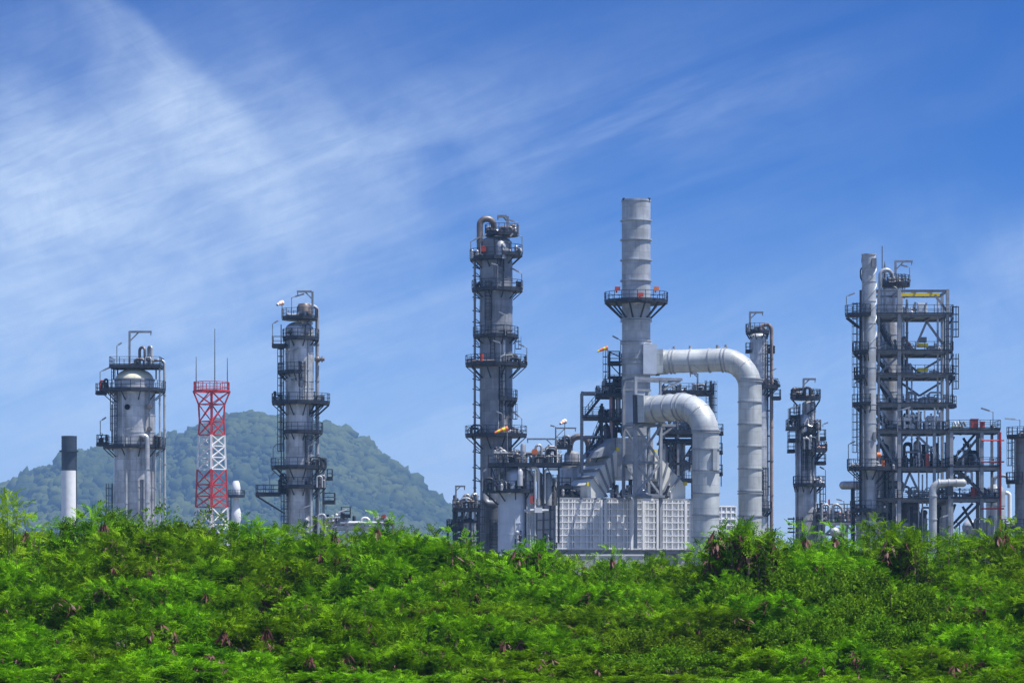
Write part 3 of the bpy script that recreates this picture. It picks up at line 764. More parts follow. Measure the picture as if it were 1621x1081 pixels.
t.valves(740, 775, 674, 690, -2.6, 0, 12, 58, ('dark_steel', 'clad_dark')); t.valves(802, 832, 674, 690, -2.6, .4, 12, 59, ('dark_steel', 'brown_pipe', 'clad')); t.valves(752, 812, 522, 534, -2.9, -2.4, 6, 60, ('dark_steel',))
t.pipe([(768, 775, -Rs), (768, 798, -Rs-.5), (785, 798, -Rs-.5)], 6, 'clad_dark', 'side_nozzle', .6)

# ---- stub column with two galleries in front
t = Thing('reactor_vessel', 'squat pale blue vessel under two dark galleries crowded with valves', 'vessel', 350, 817)
t.shell([(29, 950), (29, 765), (28, 752), (22, 744), (8, 740)], (782, 797, 812, 828, 846), 'panel_blue')
Rs = t.l(29)
t.plat(778.6, 764, 832.5, 29, 165, 320); t.rect(736, 773, 889, -2.4, 1.8, brace=None)
t.bars([((px, 737, -2.2), (px, 779 if px < 830 else 860, -2.2)) for px in (778, 800, 832, 860, 884)], .22, 'platform_leg')
t.bars([((a, 740, -2.2), (b, 775, -2.2)) for a, b in ((778, 790), (866, 880))], .12, 'brace')
for px, r, p0, p1 in ((846.5, 2, 745, 950), (838, 1, 805, 950), (834, 1.1, 812, 950), (842, 1, 806, 950), (815, 1.4, 822, 950)): t.pipe([(px, p0, -Rs-.3), (px, p1, -Rs-.3)], r, 'clad_pale', 'riser_pipe')
t.pipe([(820, 741, -1.8), (852.6, 741, -1.8), (852.6, 800, -1.8)], 2.3, 'white_paint', 'elbow_pipe', .5); t.pipe([(884, 743.5, -1.8), (862, 743.5, -1.8), (862, 797, -1.8)], 2, 'white_paint', 'elbow_pipe', .4)
t.pipe([(822, 741.5, -2), (840, 741.5, -2), (842, 750, -2), (846, 754, -2)], 1.8, 'clad_pale', 'elbow_pipe', .4)
t.pipe([(862, 722, -1), (868, 706.5, -1), (881, 708, -1), (881, 735, -1)], 1.7, 'white_paint', 'elbow_pipe', .5); t.pipe([(848, 735, -1.4), (848, 705, -1.4), (857, 705, -1.4), (857, 735, -1.4)], 2, 'clad_pale', 'elbow_pipe', .5)
t.pipe([(830, 809, -Rs-.6), (846, 808.5, -Rs-.6), (868, 809, -Rs-.6)], 2.6, 'clad_pale', 'manifold')
mb = MB(); mb.box(t.x(846), t.x(858), -Rs-1, -Rs-.3, t.z(812), t.z(804)); t.part(mb, 'manifold_box', 'white_paint')
t.shell([(4.2, 735), (4.2, 706), (3, 703)], (720,), 'clad', 'surge_drum', cx=828, y=-1.4, n=20); t.shell([(5.5, 800), (5.5, 752), (3, 748)], (765, 780), 'clad_pale', 'filter_vessel', cx=868, y=-1, n=20); t.shell([(4.6, 770), (4.6, 748), (2.5, 744)], (), 'clad', 'filter_vessel', cx=823, y=-Rs-1, n=18)
mb = MB(); mb.hoop(t.p(846.5, 716, -2), (.2,1,0), .05, .38, .12, 18); t.part(mb, 'handwheel', 'orange_paint')
mb = MB(); mb.box(t.x(839), t.x(843), -Rs-1, -Rs-.5, t.z(798), t.z(785)); t.part(mb, 'hose_box', 'red_box')
t.valves(782, 888, 706, 735, -2.2, 1.5, 60, 61, ('clad_pale', 'dark_steel', 'clad_dark', 'brown_pipe', 'clad')); t.valves(784, 850, 741, 762, -2.2, -.5, 26, 62, ('cream', 'clad_pale', 'brown_pipe', 'dark_steel'), .16); t.valves(768, 830, 758, 778, -3, -2.2, 14, 63, ('dark_steel', 'clad'))
t.valves(816, 828, 840, 866, -3.4, -2.9, 8, 64, ('dark_steel', 'clad_pale')); t.valves(852, 880, 742, 800, -1.2, .6, 24, 65, ('clad_pale', 'clad', 'dark_steel', 'brown_pipe', 'clad_dark'), .18)
t.davit(880.5, 735, 694.5, 834, .4, 'mid_steel', .1); t.lamp(764, 778, 749, 770, 744, -Rs-.9); t.ladder(796, 720, 778, -2.5, 270, True, .6)

# ---- vessel with a big ribbed elbow
t = Thing('reactor_vessel', 'grey round-topped vessel with a big dark ribbed pipe arching over it', 'vessel', 372, 906)
t.shell([(22, 950), (22, 740), (21, 735), (13.5, 733), (13.5, 722), (11, 716), (4, 713.5)], (760, 778), 'clad')
mb = MB(); pth = fillet([t.p(902, 716, 0), t.p(903, 692, 0), t.p(931, 690, 0), t.p(933, 735, 0)], t.l(16), 9); mb.tube(pth, t.l(4.6), 14)
for i in range(1, len(pth)-1): mb.hoop(pth[i], pth[i+1]-pth[i-1], t.l(4), t.l(5.2), .12, 16)
t.part(mb, 'ribbed_elbow', 'brown_pipe')
t.rect(707, 879, 905, -1.6, 1.6); t.plat(736, 880, 930, 22, 180, 320, brace=False)
t.lamp(880, 707, 676, 871, 674, -1, 'mid_steel'); t.davit(879.5, 707, 678, 912, -.8, 'mid_steel', .09); t.valves(880, 904, 690, 707, -1.4, 1.4, 14, 71, ('dark_steel', 'clad_dark', 'clad_pale'))
t.shell([(9, 950), (9, 735), (7, 728)], (750,), 'clad', 'side_vessel', cx=934, y=1, n=24)

# ---- dark gallery between vessel and heater
t = Thing('access_platform', 'dark railed access deck above the left end of the ribbed white heater box', 'platform', 357, 900)
t.rect(786, 874, 936, -2.0, 2.5, posts=False)
t.bars([((px, 787, yy), (t.x(px), yy, 0)) if False else ((px, 787, yy), (px, 950, yy)) for px in (878, 903) for yy in (-1.8, 2.3)], .22, 'platform_leg'); t.rect(771, 876, 903, -2, 1, rail=True)
t.valves(876, 930, 764, 786, -2, 2, 22, 75, ('dark_steel', 'clad', 'dark_steel')); t.ladder(878, 752, 800, -2.6, 270, True, .6)

# ---- fired heater: ribbed white box, sloping flue ducts
HR = 20
t = Thing('fired_heater', 'white heater box with a ribbed grid front and two sloping flue ducts on its roof', 'heater', 350, 880, HR)
WX = t.x(1138); DY = 9.0; zb, zt = t.z(870), t.z(790)
mb = MB(); mb.box(0, WX, .30, DY, zb, zt); body = t.part(mb, 'casing', 'white_paint')
mb = MB(); mb.box(-.1, WX+.1, .05, DY+.1, zt+.004, zt+.22); t.part(mb, 'roof', 'grey_steel')
mb = MB()
xg = 0.0; i = 0; stp = (.72, .72, .46, .26, .72, .72, .46, .3)
while xg < WX-.1:
    wd = .13
    mb.box(xg, xg+wd, 0, .298, zb+.02, zt-.02); xg += stp[i % 8]*1.08; i += 1
zz = zb+.1
while zz < zt-.05:
    mb.box(-.02, WX, -.018, .296, zz, zz+.13); zz += .785
for px in (951, 957, 1000, 1019, 1042, 1088): mb.box(t.x(px), t.x(px)+.3, -.10, .294, zb+.03, zt-.03)
t.part(mb, 'stiffener_grid', 'white_paint')
mb = MB(); zz = zb+.1
while zz < zt:
    mb.box(-.12, -.003, .3, DY-.1, zz, zz+.1); zz += 1.15
for yy in (.2, 1.6, 3.9, 6.3, 8.6): mb.box(-.16, -.004, yy, yy+.2, zb+.01, zt-.01)
t.part(mb, 'side_stiffener', 'mid_steel')
mb = MB(); mb.box(-.1, WX+.1, .3, DY, t.z(876), zb-.004); t.part(mb, 'floor_beam', 'mid_steel')
mb = MB(); mb.box(.6, WX-.4, 1.6, DY-1, 0, t.z(876)-.006); t.part(mb, 'plinth', 'panel_blue')
for px in (884, 920, 966, 981, 1004, 1044, 1085, 1120):
    for yy in (.4,): mb = MB(); mb.box(t.x(px)-.45, t.x(px)+.45, yy, yy+1, 0, t.z(876)-.004); t.part(mb, 'pier', 'concrete')
# sloping flues: front profile in photo rows, extruded back
def flue(outer, inner, nm, n=5):
    y0, y1 = 1.3, 7.4
    (ax, ay), (bx, by), (cx2, cy2) = outer; (dx, dy), (ex, ey) = inner
    P = lambda q: (t.x(q[0]), t.z(q[1]))
    mb = MB(); mb.prism([P(outer[0]), P(outer[1]), P(outer[2]), P(inner[1]), P(inner[0])], y0, y1); o = t.part(mb, nm, 'cream_panel')
    for j in range(1, n):
        f = j/n
        q0 = Vector(P((ax+(bx-ax)*f, ay+(by-ay)*f))); q1 = Vector(P((dx+(ex-dx)*f, dy+(ey-dy)*f)))
        dd = (q1-q0).normalized(); nn = Vector((-dd.y, dd.x))*.10; q0 = q0-dd*.3; q1 = q1+dd*.3
        m = MB(); m.prism([tuple(q0+nn), tuple(q1+nn), tuple(q1-nn), tuple(q0-nn)], y0-.26, y1+.26); t.part(m, 'flange', 'mid_steel', o)
    for (qx, qy) in (outer[0], outer[1]):
        m = MB(); c = P((qx, qy)); m.box(c[0]-.16, c[0]+.16, y0-.3, y0+.1, c[1]-.12, c[1]+.3); t.part(m, 'lifting_lug', 'yellow_paint', o)
flue([(985, 710), (937, 766), (937, 789)], [(984, 752), (961, 789)], 'flue_duct')
flue([(1046, 712), (1096, 764), (1096, 789)], [(1047, 754), (1069, 789)], 'flue_duct')
mb = MB(); mb.prism([(t.x(986), t.z(690)), (t.x(1045), t.z(690)), (t.x(1045), t.z(756)), (t.x(986), t.z(756))], 1.6, 7.2); t.part(mb, 'breeching', 'clad')
mb = MB(); mb.prism([(t.x(985), t.z(690)), (t.x(960), t.z(712)), (t.x(955), t.z(722)), (t.x(985), t.z(716))], 2.0, 7.0); t.part(mb, 'flue_hood', 'grey_steel')
mb = MB(); mb.box(t.x(970), t.x(1060), 1.6, 7, zt+.22, t.z(765)-.01); t.part(mb, 'burner_shadow_box', 'mid_steel') if False else None
for px in (992, 1012, 1036):
    mb = MB(); mb.tube([t.p(px, 765, 3), t.p(px, 788.5, 3)], t.l(4), 14); t.part(mb, 'flue_leg', 'mid_steel')
for px in (975, 999, 1046, 1060):
    mb = MB(); mb.beam(t.p(px, 786, 1), t.p(px+8, 766, 1), .25); t.part(mb, 'brace', 'dark_steel')
t.valves(968, 1000, 772, 787, .3, 1.2, 12, 81, ('dark_steel', 'clad', 'mid_steel')); t.valves(1046, 1068, 774, 787, .3, 1.2, 8, 82, ('dark_steel', 'clad'))
t.valves(868, 880, 845, 868, -.6, 3, 9, 83, ('clad_pale', 'dark_steel', 'white_paint'))

# ---- second ribbed box behind the lower duct
t = Thing('heater_box', 'smaller ribbed grey casing partly hidden behind the vertical ducts', 'heater', 378, 1139, 30)
mb = MB(); x1 = t.x(1166); mb.box(-2, x1, .15, 6, 0, t.z(800)); t.part(mb, 'casing', 'panel_blue')
mb = MB()
xg = -2
while xg < x1: mb.box(xg, xg+.14, 0, .148, .1, t.z(801)); xg += .75
zz = 3
while zz < t.z(801): mb.box(-2, x1, -.018, .146, zz, zz+.12); zz += .8
t.part(mb, 'stiffener_grid', 'white_paint')

# ---- steel tower carrying the stack and duct inlets
t = Thing('steel_tower', 'grey cross-braced steel tower in front of the stack base', 'steel tower', 349, 1022, HR)
def hs(a, b, wd, nm='beam', mat='mid_steel'):
    m = MB(); m.beam(t.p(*a), t.p(*b), wd); t.part(m, nm, mat)
for px, pt in ((1002, 597), (1042.5, 672)):
    hs((px, pt, -.7), (px, 868, -.7), .34, 'column', 'grey_steel')
    hs((px, pt, 3.0), (px, 783, 3.0), .34, 'column')
for py in (673, 732, 784): hs((1002, py, -.7), (1042.5, py, -.7), .3); hs((1002, py, 3), (1042.5, py, 3), .3); hs((1002, py, -.7), (1002, py, 3), .26); hs((1042.5, py, -.7), (1042.5, py, 3), .26)
hs((1000, 673, -.75), (1066, 673, -.75), .3); hs((1043, 690, -.75), (1064, 674, -.75), .2, 'brace')
for a, b in ((675, 731), (733, 783)):
    hs((1003, a, -.7), (1042, b, -.7), .24, 'brace', 'grey_steel'); hs((1042, a, -.72), (1003, b, -.72), .24, 'brace', 'grey_steel')
    hs((1003, a, 3), (1042, b, 3), .2, 'brace')
hs((1001, 600, -.7), (1076, 600, -.7), .32); hs((1001, 600, 3), (1076, 600, 3), .32); hs((1076, 600, -.7), (1076, 600, 3), .3); hs((1048, 617, -.7), (1074, 602, -.7), .22, 'brace'); hs((1042, 600, -.7), (1042, 673, -.7), .26, 'column')
hs((1002, 600, -.7), (1002, 600, 3), .26); hs((1001, 615, 3), (1046, 615, 3), .25)
t.shell([(10.5, 789), (10.5, 772), (10.5, 690)], (700, 722, 738, 760, 772), 'clad', 'inner_flue', cx=1018, y=1.2)
t.head(12, 787, 771, 'clad_pale', cx=1019, y=.6)
t.rect(784, 1000, 1046, -1.2, -.2, rail=False, mat='mid_steel', name='deck')
t.part((lambda m: (m.box(t.x(1010), t.x(1028), -1.26, -1.2, t.z(793), t.z(789)), m)[1])(MB()), 'name_plate', 'white_paint')

# ---- stack
t = Thing('exhaust_stack', 'tall pale grey exhaust stack with a braced gallery halfway and bands up its shaft', 'stack', 356, 1007)
t.shell([(22.5, 690), (22.5, 506), (22.8, 500), (22.8, 320), (23.6, 320), (23.6, 317), (21.5, 317), (21.5, 330)], (350, 380.5, 412.5, 445, 505.5, 509, 540, 544, 568, 575, 592), 'clad_pale', 'shaft', lip=.2, seam_h=.14)
t.plat(479.5, 957, 1057, 23, brace=False, n=24, ny=t.l(50))
R0, R1 = t.l(48), t.l(22.6); zA, zB = t.z(481), t.z(505)
for i in range(12):
    a = R(15+30*i); m = MB(); m.beam((R0*math.cos(a), R0*math.sin(a), zA), (R1*math.cos(a), R1*math.sin(a), zB), .17); t.part(m, 'platform_brace', 'dark_steel')
for px, py, yy, mt in ((976, 461, -3.2, 'red_box'), (1037, 461, -3.2, 'orange_paint'), (1012, 471.5, -3.9, 'red_box')):
    m = MB(); x, y, z = t.p(px, py, yy); m.box(x-.32, x+.32, y-.25, y+.25, z-.22, z+.22); m.tube([(x-.12, y, z-.5), (x-.12, y, z-.2)], .1, 8); t.part(m, 'warning_light', mt)
for px in (987, 1027):
    m = MB(); m.tube([t.p(px, 319, -.8), t.p(px, 315, -.8)], .16, 8); t.part(m, 'lifting_lug', 'dark_steel')
t.lamp(982, 557, 540, 969, 533, -1.2, 'mid_steel')
mb = MB(); mb.box(t.x(1017), t.x(1038), -2.4, .9, t.z(594), t.z(547)); t.part(mb, 'duct_inlet', 'panel_blue')

# ---- the two great ducts
def duct(name, label, Y, cx, P, rad, bend, ring_px, seg):
    t = Thing(name, label, 'duct', Y, cx)
    Q = [Vector(t.p(px, py, y)) for px, py, y in P]; rr = t.l(rad)
    mb = MB(); path = fillet(Q, bend, seg)
    # square-to-round start
    mb.tube(path, rr, 36)
    d0 = (Q[1]-Q[0]); d1 = (Q[2]-Q[1])
    for f in ring_px[2]:
        i = int(f); mb.hoop(path[i], path[i+1]-path[i-1], rr*.97, rr+.05, .1, 36)
    o = t.part(mb, 'duct_shell', 'duct_pale')
    for f in ring_px[0]: m = MB(); m.hoop(Q[0]+d0*f, d0, rr*.97, rr+.12, .13, 36); t.part(m, 'flange', 'grey_steel')  # rings coloured darker than the shell, standing in for their shadow lines
    for py in ring_px[1]: m = MB(); m.hoop((Q[1].x, Q[1].y, t.z(py)), (0,0,1), rr*.97, rr+.12, .13, 36); t.part(m, 'flange', 'grey_steel')  # upright run: ring shadow again put into the darker ring colour
    return t, Q, rr
t, Q, rr = duct('exhaust_duct', 'higher of the two great pale ducts, bending down right of the stack', 357, 1185, [(1053, 572, .6), (1185, 570.5, -2.2), (1185, 940, -2.2)], 18.4, 3.4,
    ([.07, .11, .31, .53, .68, .72], [602, 606, 638, 673, 708, 743, 778, 782, 817, 850], [3, 5]), 8)
d0 = (Q[1]-Q[0]).normalized()
mb = MB(); a = Q[0]-d0*1.0; mb.beam(a, Q[0]+d0*.1, rr*2.05, rr*2.05); t.part(mb, 'duct_transition', 'duct_pale')
mb = MB(); mb.beam(a-d0*.55, a-d0*.02, rr*2.2, rr*2.25); t.part(mb, 'expansion_joint', 'black_paint')
for f in (.11, .30, .62, .72):
    m = MB(); q = Q[0]+(Q[1]-Q[0])*f+Vector((0,0,rr)); m.tube([q-Vector((0,0,.2)), q+Vector((0,0,.4))], .2, 10); t.part(m, 'nozzle', 'grey_steel')
t, Q, rr = duct('exhaust_duct', 'lower and wider of the two great pale ducts, in front of the ribbed box', 343, 1117, [(1035, 644, 5.0), (1117, 641.5, -.5), (1117, 945, -.5)], 21.2, 3.6,
    ([.14, .34, .52, .60], [682, 685, 711, 745, 781, 815, 850], [3, 5]), 8)
d0 = (Q[1]-Q[0]).normalized()
mb = MB(); a = Q[0]-d0*.9; mb.beam(a, Q[0]+d0*.1, rr*2.02, rr*2.02); t.part(mb, 'duct_transition', 'duct_pale')
mb = MB(); mb.beam(a-d0*.6, a-d0*.02, rr*2.16, rr*2.2); t.part(mb, 'expansion_joint', 'black_paint')
mb = MB(); x0, z0 = t.x(1130), t.z(745); mb.box(x0-.25, x0+.25, -.5-rr-.25, -.5-rr*.6, z0, t.z(711)); t.part(mb, 'access_door', 'duct_pale')

# ---- inlet box of the lower duct
t = Thing('duct_plenum', 'square grey inlet plenum where the lower wide duct leaves the steel tower', 'plenum', 352, 1010, HR)
mb = MB(); mb.box(t.x(1003), t.x(1019), -.4, 3.4, t.z(671), t.z(617)); t.part(mb, 'casing', 'panel_blue')
mb = MB()
for py in (618, 669): mb.box(t.x(1002.5), t.x(1019.5), -.5, 3.5, t.z(py)-.08, t.z(py)+.08)
t.part(mb, 'flange', 'grey_steel')

# ---- dark platforms and stair tower left of the stack
t = Thing('stair_tower', 'dark steel stair tower with railed landings against the left of the stack', 'stair tower', 359, 961)
for px, pt in ((921, 621), (952, 640), (971, 612), (998, 612)):
    for yy in (-2, 2.2): m = MB(); m.beam(t.p(px, pt, yy), (t.x(px), yy, t.z(786) if px > 930 else t.z(757)), .3); t.part(m, 'column', 'mid_steel' if px == 921 else 'dark_steel')
for (a, b) in (((921, 623), (952, 623)), ((921, 663), (952, 663)), ((921, 692), (952, 692)), ((921, 722), (952, 722)), ((921, 756), (960, 756))):
    for yy in (-2, 2.2): m = MB(); m.beam(t.p(*a, yy), t.p(*b, yy), .24); t.part(m, 'beam', 'mid_steel')
t.rect(627, 943.5, 1000, -2.4, 2.4); t.rect(664, 948, 1000, -2.4, 2.4, brace=None); t.rect(660.5, 922, 954, -2.2, 2.2); t.rect(720.5, 928, 958, -2.2, 2.2); t.rect(609, 958, 985, -1.6, 1.6)
def stair(a, b, y):
    A, B = Vector(t.p(*a, y)), Vector(t.p(*b, y)); mb = MB()
    for yy in (-.45, .45):
        o = Vector((0, yy, 0)); mb.beam(A+o, B+o, .08, .3); u = Vector((0,0,1.0)); mb.beam(A+o+u, B+o+u, .06); mb.beam(A+o+u*.5, B+o+u*.5, .05)
        for i in range(6): q = A+(B-A)*(i/5)+o; mb.beam(q, q+u, .06)
    n_ = max(4, int((A-B).length/.3))
    for i in range(n_): q = A+(B-A)*(i/n_); mb.beam(q-Vector((0,.45,0)), q+Vector((0,.45,0)), .22, .04)
    return t.part(mb, 'stair_flight', 'dark_steel')
stair((953, 626), (926, 660), -1.2); stair((926, 660), (953, 720), .6) if False else None
stair((955, 662), (930, 719), 1.0); stair((957, 722), (935, 756), -1.2); stair((951, 690), (933, 722), -1.2)
# lattice mast above
for px in (965, 981):
    for yy in (-.8, .8): m = MB(); m.beam(t.p(px, 557, yy), t.p(px, 627, yy), .16); t.part(m, 'mast_leg', 'dark_steel')
t.rect(575, 963, 984, -1, 1); t.rect(596, 963, 984, -1, 1, rail=False); t.ladder(964, 556, 627, -1, 180); 
t.bars([((965, 577, -.8), (981, 594, -.8)), ((981, 598, -.8), (965, 608, -.8)), ((965, 558, -.8), (981, 566, -.8)), ((965, 557, -.8), (981, 557, -.8))], .12, 'brace')
for px in (974, 980):
    m = MB(); m.tube([t.p(px, 598, .2), t.p(px, 626, .2)], t.l(4), 12); t.part(m, 'control_cabinet', 'dark_steel')
t.pipe([(967, 630, -1.6), (967, 676, -1.6), (970, 690, -1.6), (970, 712, -1.6)], 3.2, 'pink_pipe', 'riser_pipe', .5)
t.pipe([(978, 628, -1.4), (978, 662, -1.4)], 4, 'clad_pale', 'riser_pipe'); t.pipe([(991, 630, -1), (991, 664, -1)], 5, 'clad', 'riser_pipe')
t.shell([(5, 626), (5, 606), (3, 602)], (), 'clad_pale', 'drum', cx=957, y=-.6, n=18)
t.bars([((972, 668, -2), (982, 684, -1)), ((994, 668, -2), (1002, 686, -1)), ((957, 668, -2), (971, 690, -1))], .2, 'knee_brace')
t.valves(944, 998, 611, 627, -2, 2, 30, 91, ('dark_steel', 'dark_steel', 'clad', 'clad_pale')); t.valves(950, 998, 645, 664, -2, 2, 30, 92, ('dark_steel', 'dark_steel', 'clad', 'clad_pale')); t.valves(952, 975, 668, 720, -1.5, 2, 22, 93, ('dark_steel', 'dark_steel', 'mid_steel'), .25); t.valves(966, 1000, 668, 690, -1, 1.5, 10, 94, ('dark_steel', 'clad'))

# ---- rack behind the ducts
t = Thing('pipe_rack', 'dark multi-level pipe rack glimpsed between the two great ducts and the steel tower', 'pipe rack', 385, 1086)
for px in (1050, 1072, 1098, 1126):
    for yy in (-2, 3): m = MB(); m.beam((t.x(px), yy, 0), t.p(px, 612, yy), .3); t.part(m, 'column', 'mid_steel')
for py in (623, 660, 686, 697, 735):
    for yy in (-2, 3): m = MB(); m.beam(t.p(1044, py, yy), t.p(1128, py, yy), .3); t.part(m, 'beam', 'mid_steel' if py < 690 else 'dark_steel')
t.rect(622, 1050, 1128, -2.2, 3.2); t.rect(684, 1042, 1104, -2.4, 3, rail=True); t.rect(700, 1042, 1108, -2.2, 3, rail=False); t.rect(760, 1076, 1128, -2.2, 3)
t.davit(1103.5, 622, 592, 1091, -1, 'mid_steel', .11)
t.ladder(1126, 605, 700, -2.2, 300); t.ladder(1119, 604, 650, -2.2, 270)
t.bars([((1073, 740, -2), (1098, 700, -2)), ((1098, 760, -2), (1126, 720, -2)), ((1098, 735, -2), (1126, 700, -2)), ((1050, 700, -2), (1072, 735, -2))], .22, 'brace')
for px in (1055, 1061, 1066, 1072, 1079): t.pipe([(px, 700, -1), (px, 800, -1)], 2.2, random.Random(px).choice(('clad_dark', 'brown_pipe', 'mid_steel')), 'riser_pipe')
t.pipe([(1080, 700, 0), (1080, 800, 0)], 5, 'clad', 'riser_pipe')
for py in (676, 680, 691): t.pipe([(1044, py, 0), (1104, py, 0)], 1.7, 'clad_pale' if py != 680 else 'brown_pipe', 'run_pipe')
t.valves(1050, 1126, 606, 622, -2, 3, 26, 101, ('dark_steel', 'mid_steel', 'clad')); t.valves(1045, 1103, 662, 684, -2, 3, 30, 102, ('dark_steel', 'clad_pale', 'clad', 'mid_steel')); t.valves(1045, 1100, 702, 745, -1, 2.5, 26, 103, ('dark_steel', 'brown_pipe', 'mid_steel'), .28)
t = Thing('pipe_column', 'dark ladder frame peeping out right of the lower wide duct', 'ladder frame', 368, 1140)
t.rect(686, 1134, 1144, -.8, .8); t.rect(716, 1134, 1143, -.8, .8); t.rect(750, 1134, 1143, -.8, .8)
for yy in (-.7, .7): m = MB(); m.beam((t.x(1136), yy, 0), t.p(1136, 676, yy), .2); t.part(m, 'column', 'dark_steel')
t.ladder(1141, 676, 770, -.7, 0, False)

# ---- slim column behind the upper duct
t = Thing('distillation_column', 'slim grey column behind the higher duct with a rusty hooked pipe', 'column', 404, 1200.5)
t.shell([(14, 945), (14, 650), (13.5, 640), (13.5, 534)], (545, 560, 577, 604, 640, 660, 706, 740, 760, 790, 815), 'clad')
t.head(13.3, 534.5, 527, 'clad_pale')
t.plat(527.5, 1180.5, 1216, 13.5); t.plat(614, 1190, 1232, 13.5, 280, 400, brace=True); t.rect(630, 1222, 1235, -1, 1); t.rect(556, 1181, 1187, -.8, .8)
t.plat(808, 1186, 1222, 14, 270, 380)
t.davit(1186, 527, 496, 1207, -1.3)
t.pipe([(1204, 527, -.3), (1204, 514, -.3), (1221, 514, -.3), (1221, 945, -.3)], 2.9, 'rust_pipe', 'hooked_pipe', .7)
t.pipe([(1215.5, 545, .4), (1215.5, 945, .4)], 1.5, 'brown_pipe', 'riser_pipe')
t.ladder(1209, 740, 808, -1.2, 290); t.ladder(1212, 540, 612, -1, 330); t.lamp(1220, 600, 588, 1228, 584, -.8)
mb = MB(); mb.hoop(t.p(1213, 605, -1.4), (.2,1,0), .05, .4, .3, 16); mb.tube([t.p(1213, 605, -1.5), t.p(1213, 605, -.6)], .36, 12); t.part(mb, 'manhole', 'brown_pipe')
t.valves(1182, 1214, 516, 527, -1.8, 1, 12, 111, ('dark_steel', 'clad_dark', 'brown_pipe')); t.valves(1216, 1232, 600, 614, -1.2, .8, 8, 112, ('dark_steel', 'brown_pipe')); t.valves(1218, 1226, 545, 560, -.6, .4, 3, 113, ('dark_steel',))
t.bars([((1214, py, 0), (1222, py, 0)) for py in (548, 572, 596, 650, 690, 730, 770, 805)], .18, 'pipe_bracket')

# ---- short column with crowded decks
t = Thing('distillation_column', 'short column crowded with dark decks and a caged ladder, standing by itself', 'column', 384, 1276)
t.shell([(17, 945), (17, 770), (16.2, 765), (16.2, 664), (11.5, 656)], (795, 811, 823, 842), 'clad')
t.shell([(11, 662), (11, 640)], (651,), 'clad', 'upper_shell', cx=1280.5, lip=.08)
t.head(11, 640.5, 634, 'clad_pale', cx=1280.5)
t.plat(631.6, 1252, 1299, 11, cx=1278, brace=False); t.rect(678.5, 1244.7, 1262, -1.8, .6); t.rect(660, 1250, 1264, -1.2, .6); t.plat(680, 1262, 1299.5, 16.2, 270, 390); t.rect(697, 1248, 1262, -1.5, 1); t.rect(694, 1290, 1306, -1, 1); t.rect(714, 1247, 1257, -1, .6)
t.plat(714, 1262, 1308.5, 16.2, 265, 400); t.rect(732.7, 1290, 1306, -1, 1); t.plat(768.8, 1260, 1306.5, 16.5)
t.bars([((1297, 634, -.6), (1290, 645, -.6)), ((1303, 717, -.6), (1288, 735, -.6)), ((1298, 717, -.6), (1286, 732, -.6)), ((1254, 634, -.6), (1264, 645, -.6)), ((1290, 647, -1.1), (1276, 656, -1.1))], .18, 'knee_brace')
t.davit(1270.6, 631, 601, 1290, -1.2)
Rs = t.l(16.2)
t.ladder(1272, 686, 768, -Rs, 270, True, .8); t.ladder(1278, 700, 768, -Rs, 270, True, .6); t.ladder(1297, 768, 850, -.6, 0); t.ladder(1262, 640, 680, -1, 240); t.ladder(1285, 634, 680, -1.3, 280, False)
t.pipe([(1259.5, 664, -.8), (1259.5, 945, -.8)], 1.6, 'clad_pale', 'riser_pipe'); t.pipe([(1259.5, 668, -.8), (1262, 663.5, -.8), (1274, 663.5, -.8), (1276, 675, -1.3), (1294, 679, -1.3), (1294, 700, -1.3)], 2.2, 'clad', 'crossover_pipe', .5)
t.pipe([(1290, 768, -1), (1290, 945, -1)], 1.6, 'clad_pale', 'riser_pipe'); t.pipe([(1281, 680, -Rs), (1281, 770, -Rs)], 1.6, 'clad', 'riser_pipe'); t.pipe([(1286, 690, -Rs+.2), (1286, 760, -Rs+.2)], 1.2, 'clad_pale', 'riser_pipe')
t.lamp(1246, 678, 648, 1264, 643, -1.6); t.lamp(1306, 768, 744, 1297, 739, -.6, 'mid_steel'); t.lamp(1302, 676, 672, 1310, 669, -.5)
for py in (821, 829, 836, 842): m = MB(); m.beam(t.p(1247, py, 0), t.p(1258, py, 0), .2); t.part(m, 'pipe_bracket', 'dark_steel')
t.ladder(1256, 818, 880, -.4, 180, False); t.ladder(1265, 818, 880, -Rs, 250, True)
t.valves(1253, 1298, 614, 631, -1.8, 1.4, 20, 121, ('dark_steel', 'brown_pipe', 'mid_steel'), .26); t.valves(1247, 1262, 660, 678, -1.6, .4, 10, 122, ('dark_steel', 'clad_pale')); t.valves(1266, 1298, 666, 680, -2.2, 0, 14, 123, ('dark_steel', 'clad_pale', 'brown_pipe')); t.valves(1266, 1290, 682, 712, -2.3, -1.5, 16, 124, ('dark_steel', 'clad', 'mid_steel'))
t.valves(1284, 1307, 698, 714, -1.5, .6, 12, 125, ('red_box', 'dark_steel', 'pink_pipe', 'brown_pipe')); t.valves(1264, 1304, 754, 768, -2, .4, 10, 126, ('dark_steel', 'clad')); t.valves(1288, 1300, 790, 850, -1.4, .6, 16, 127, ('dark_steel', 'mid_steel'))

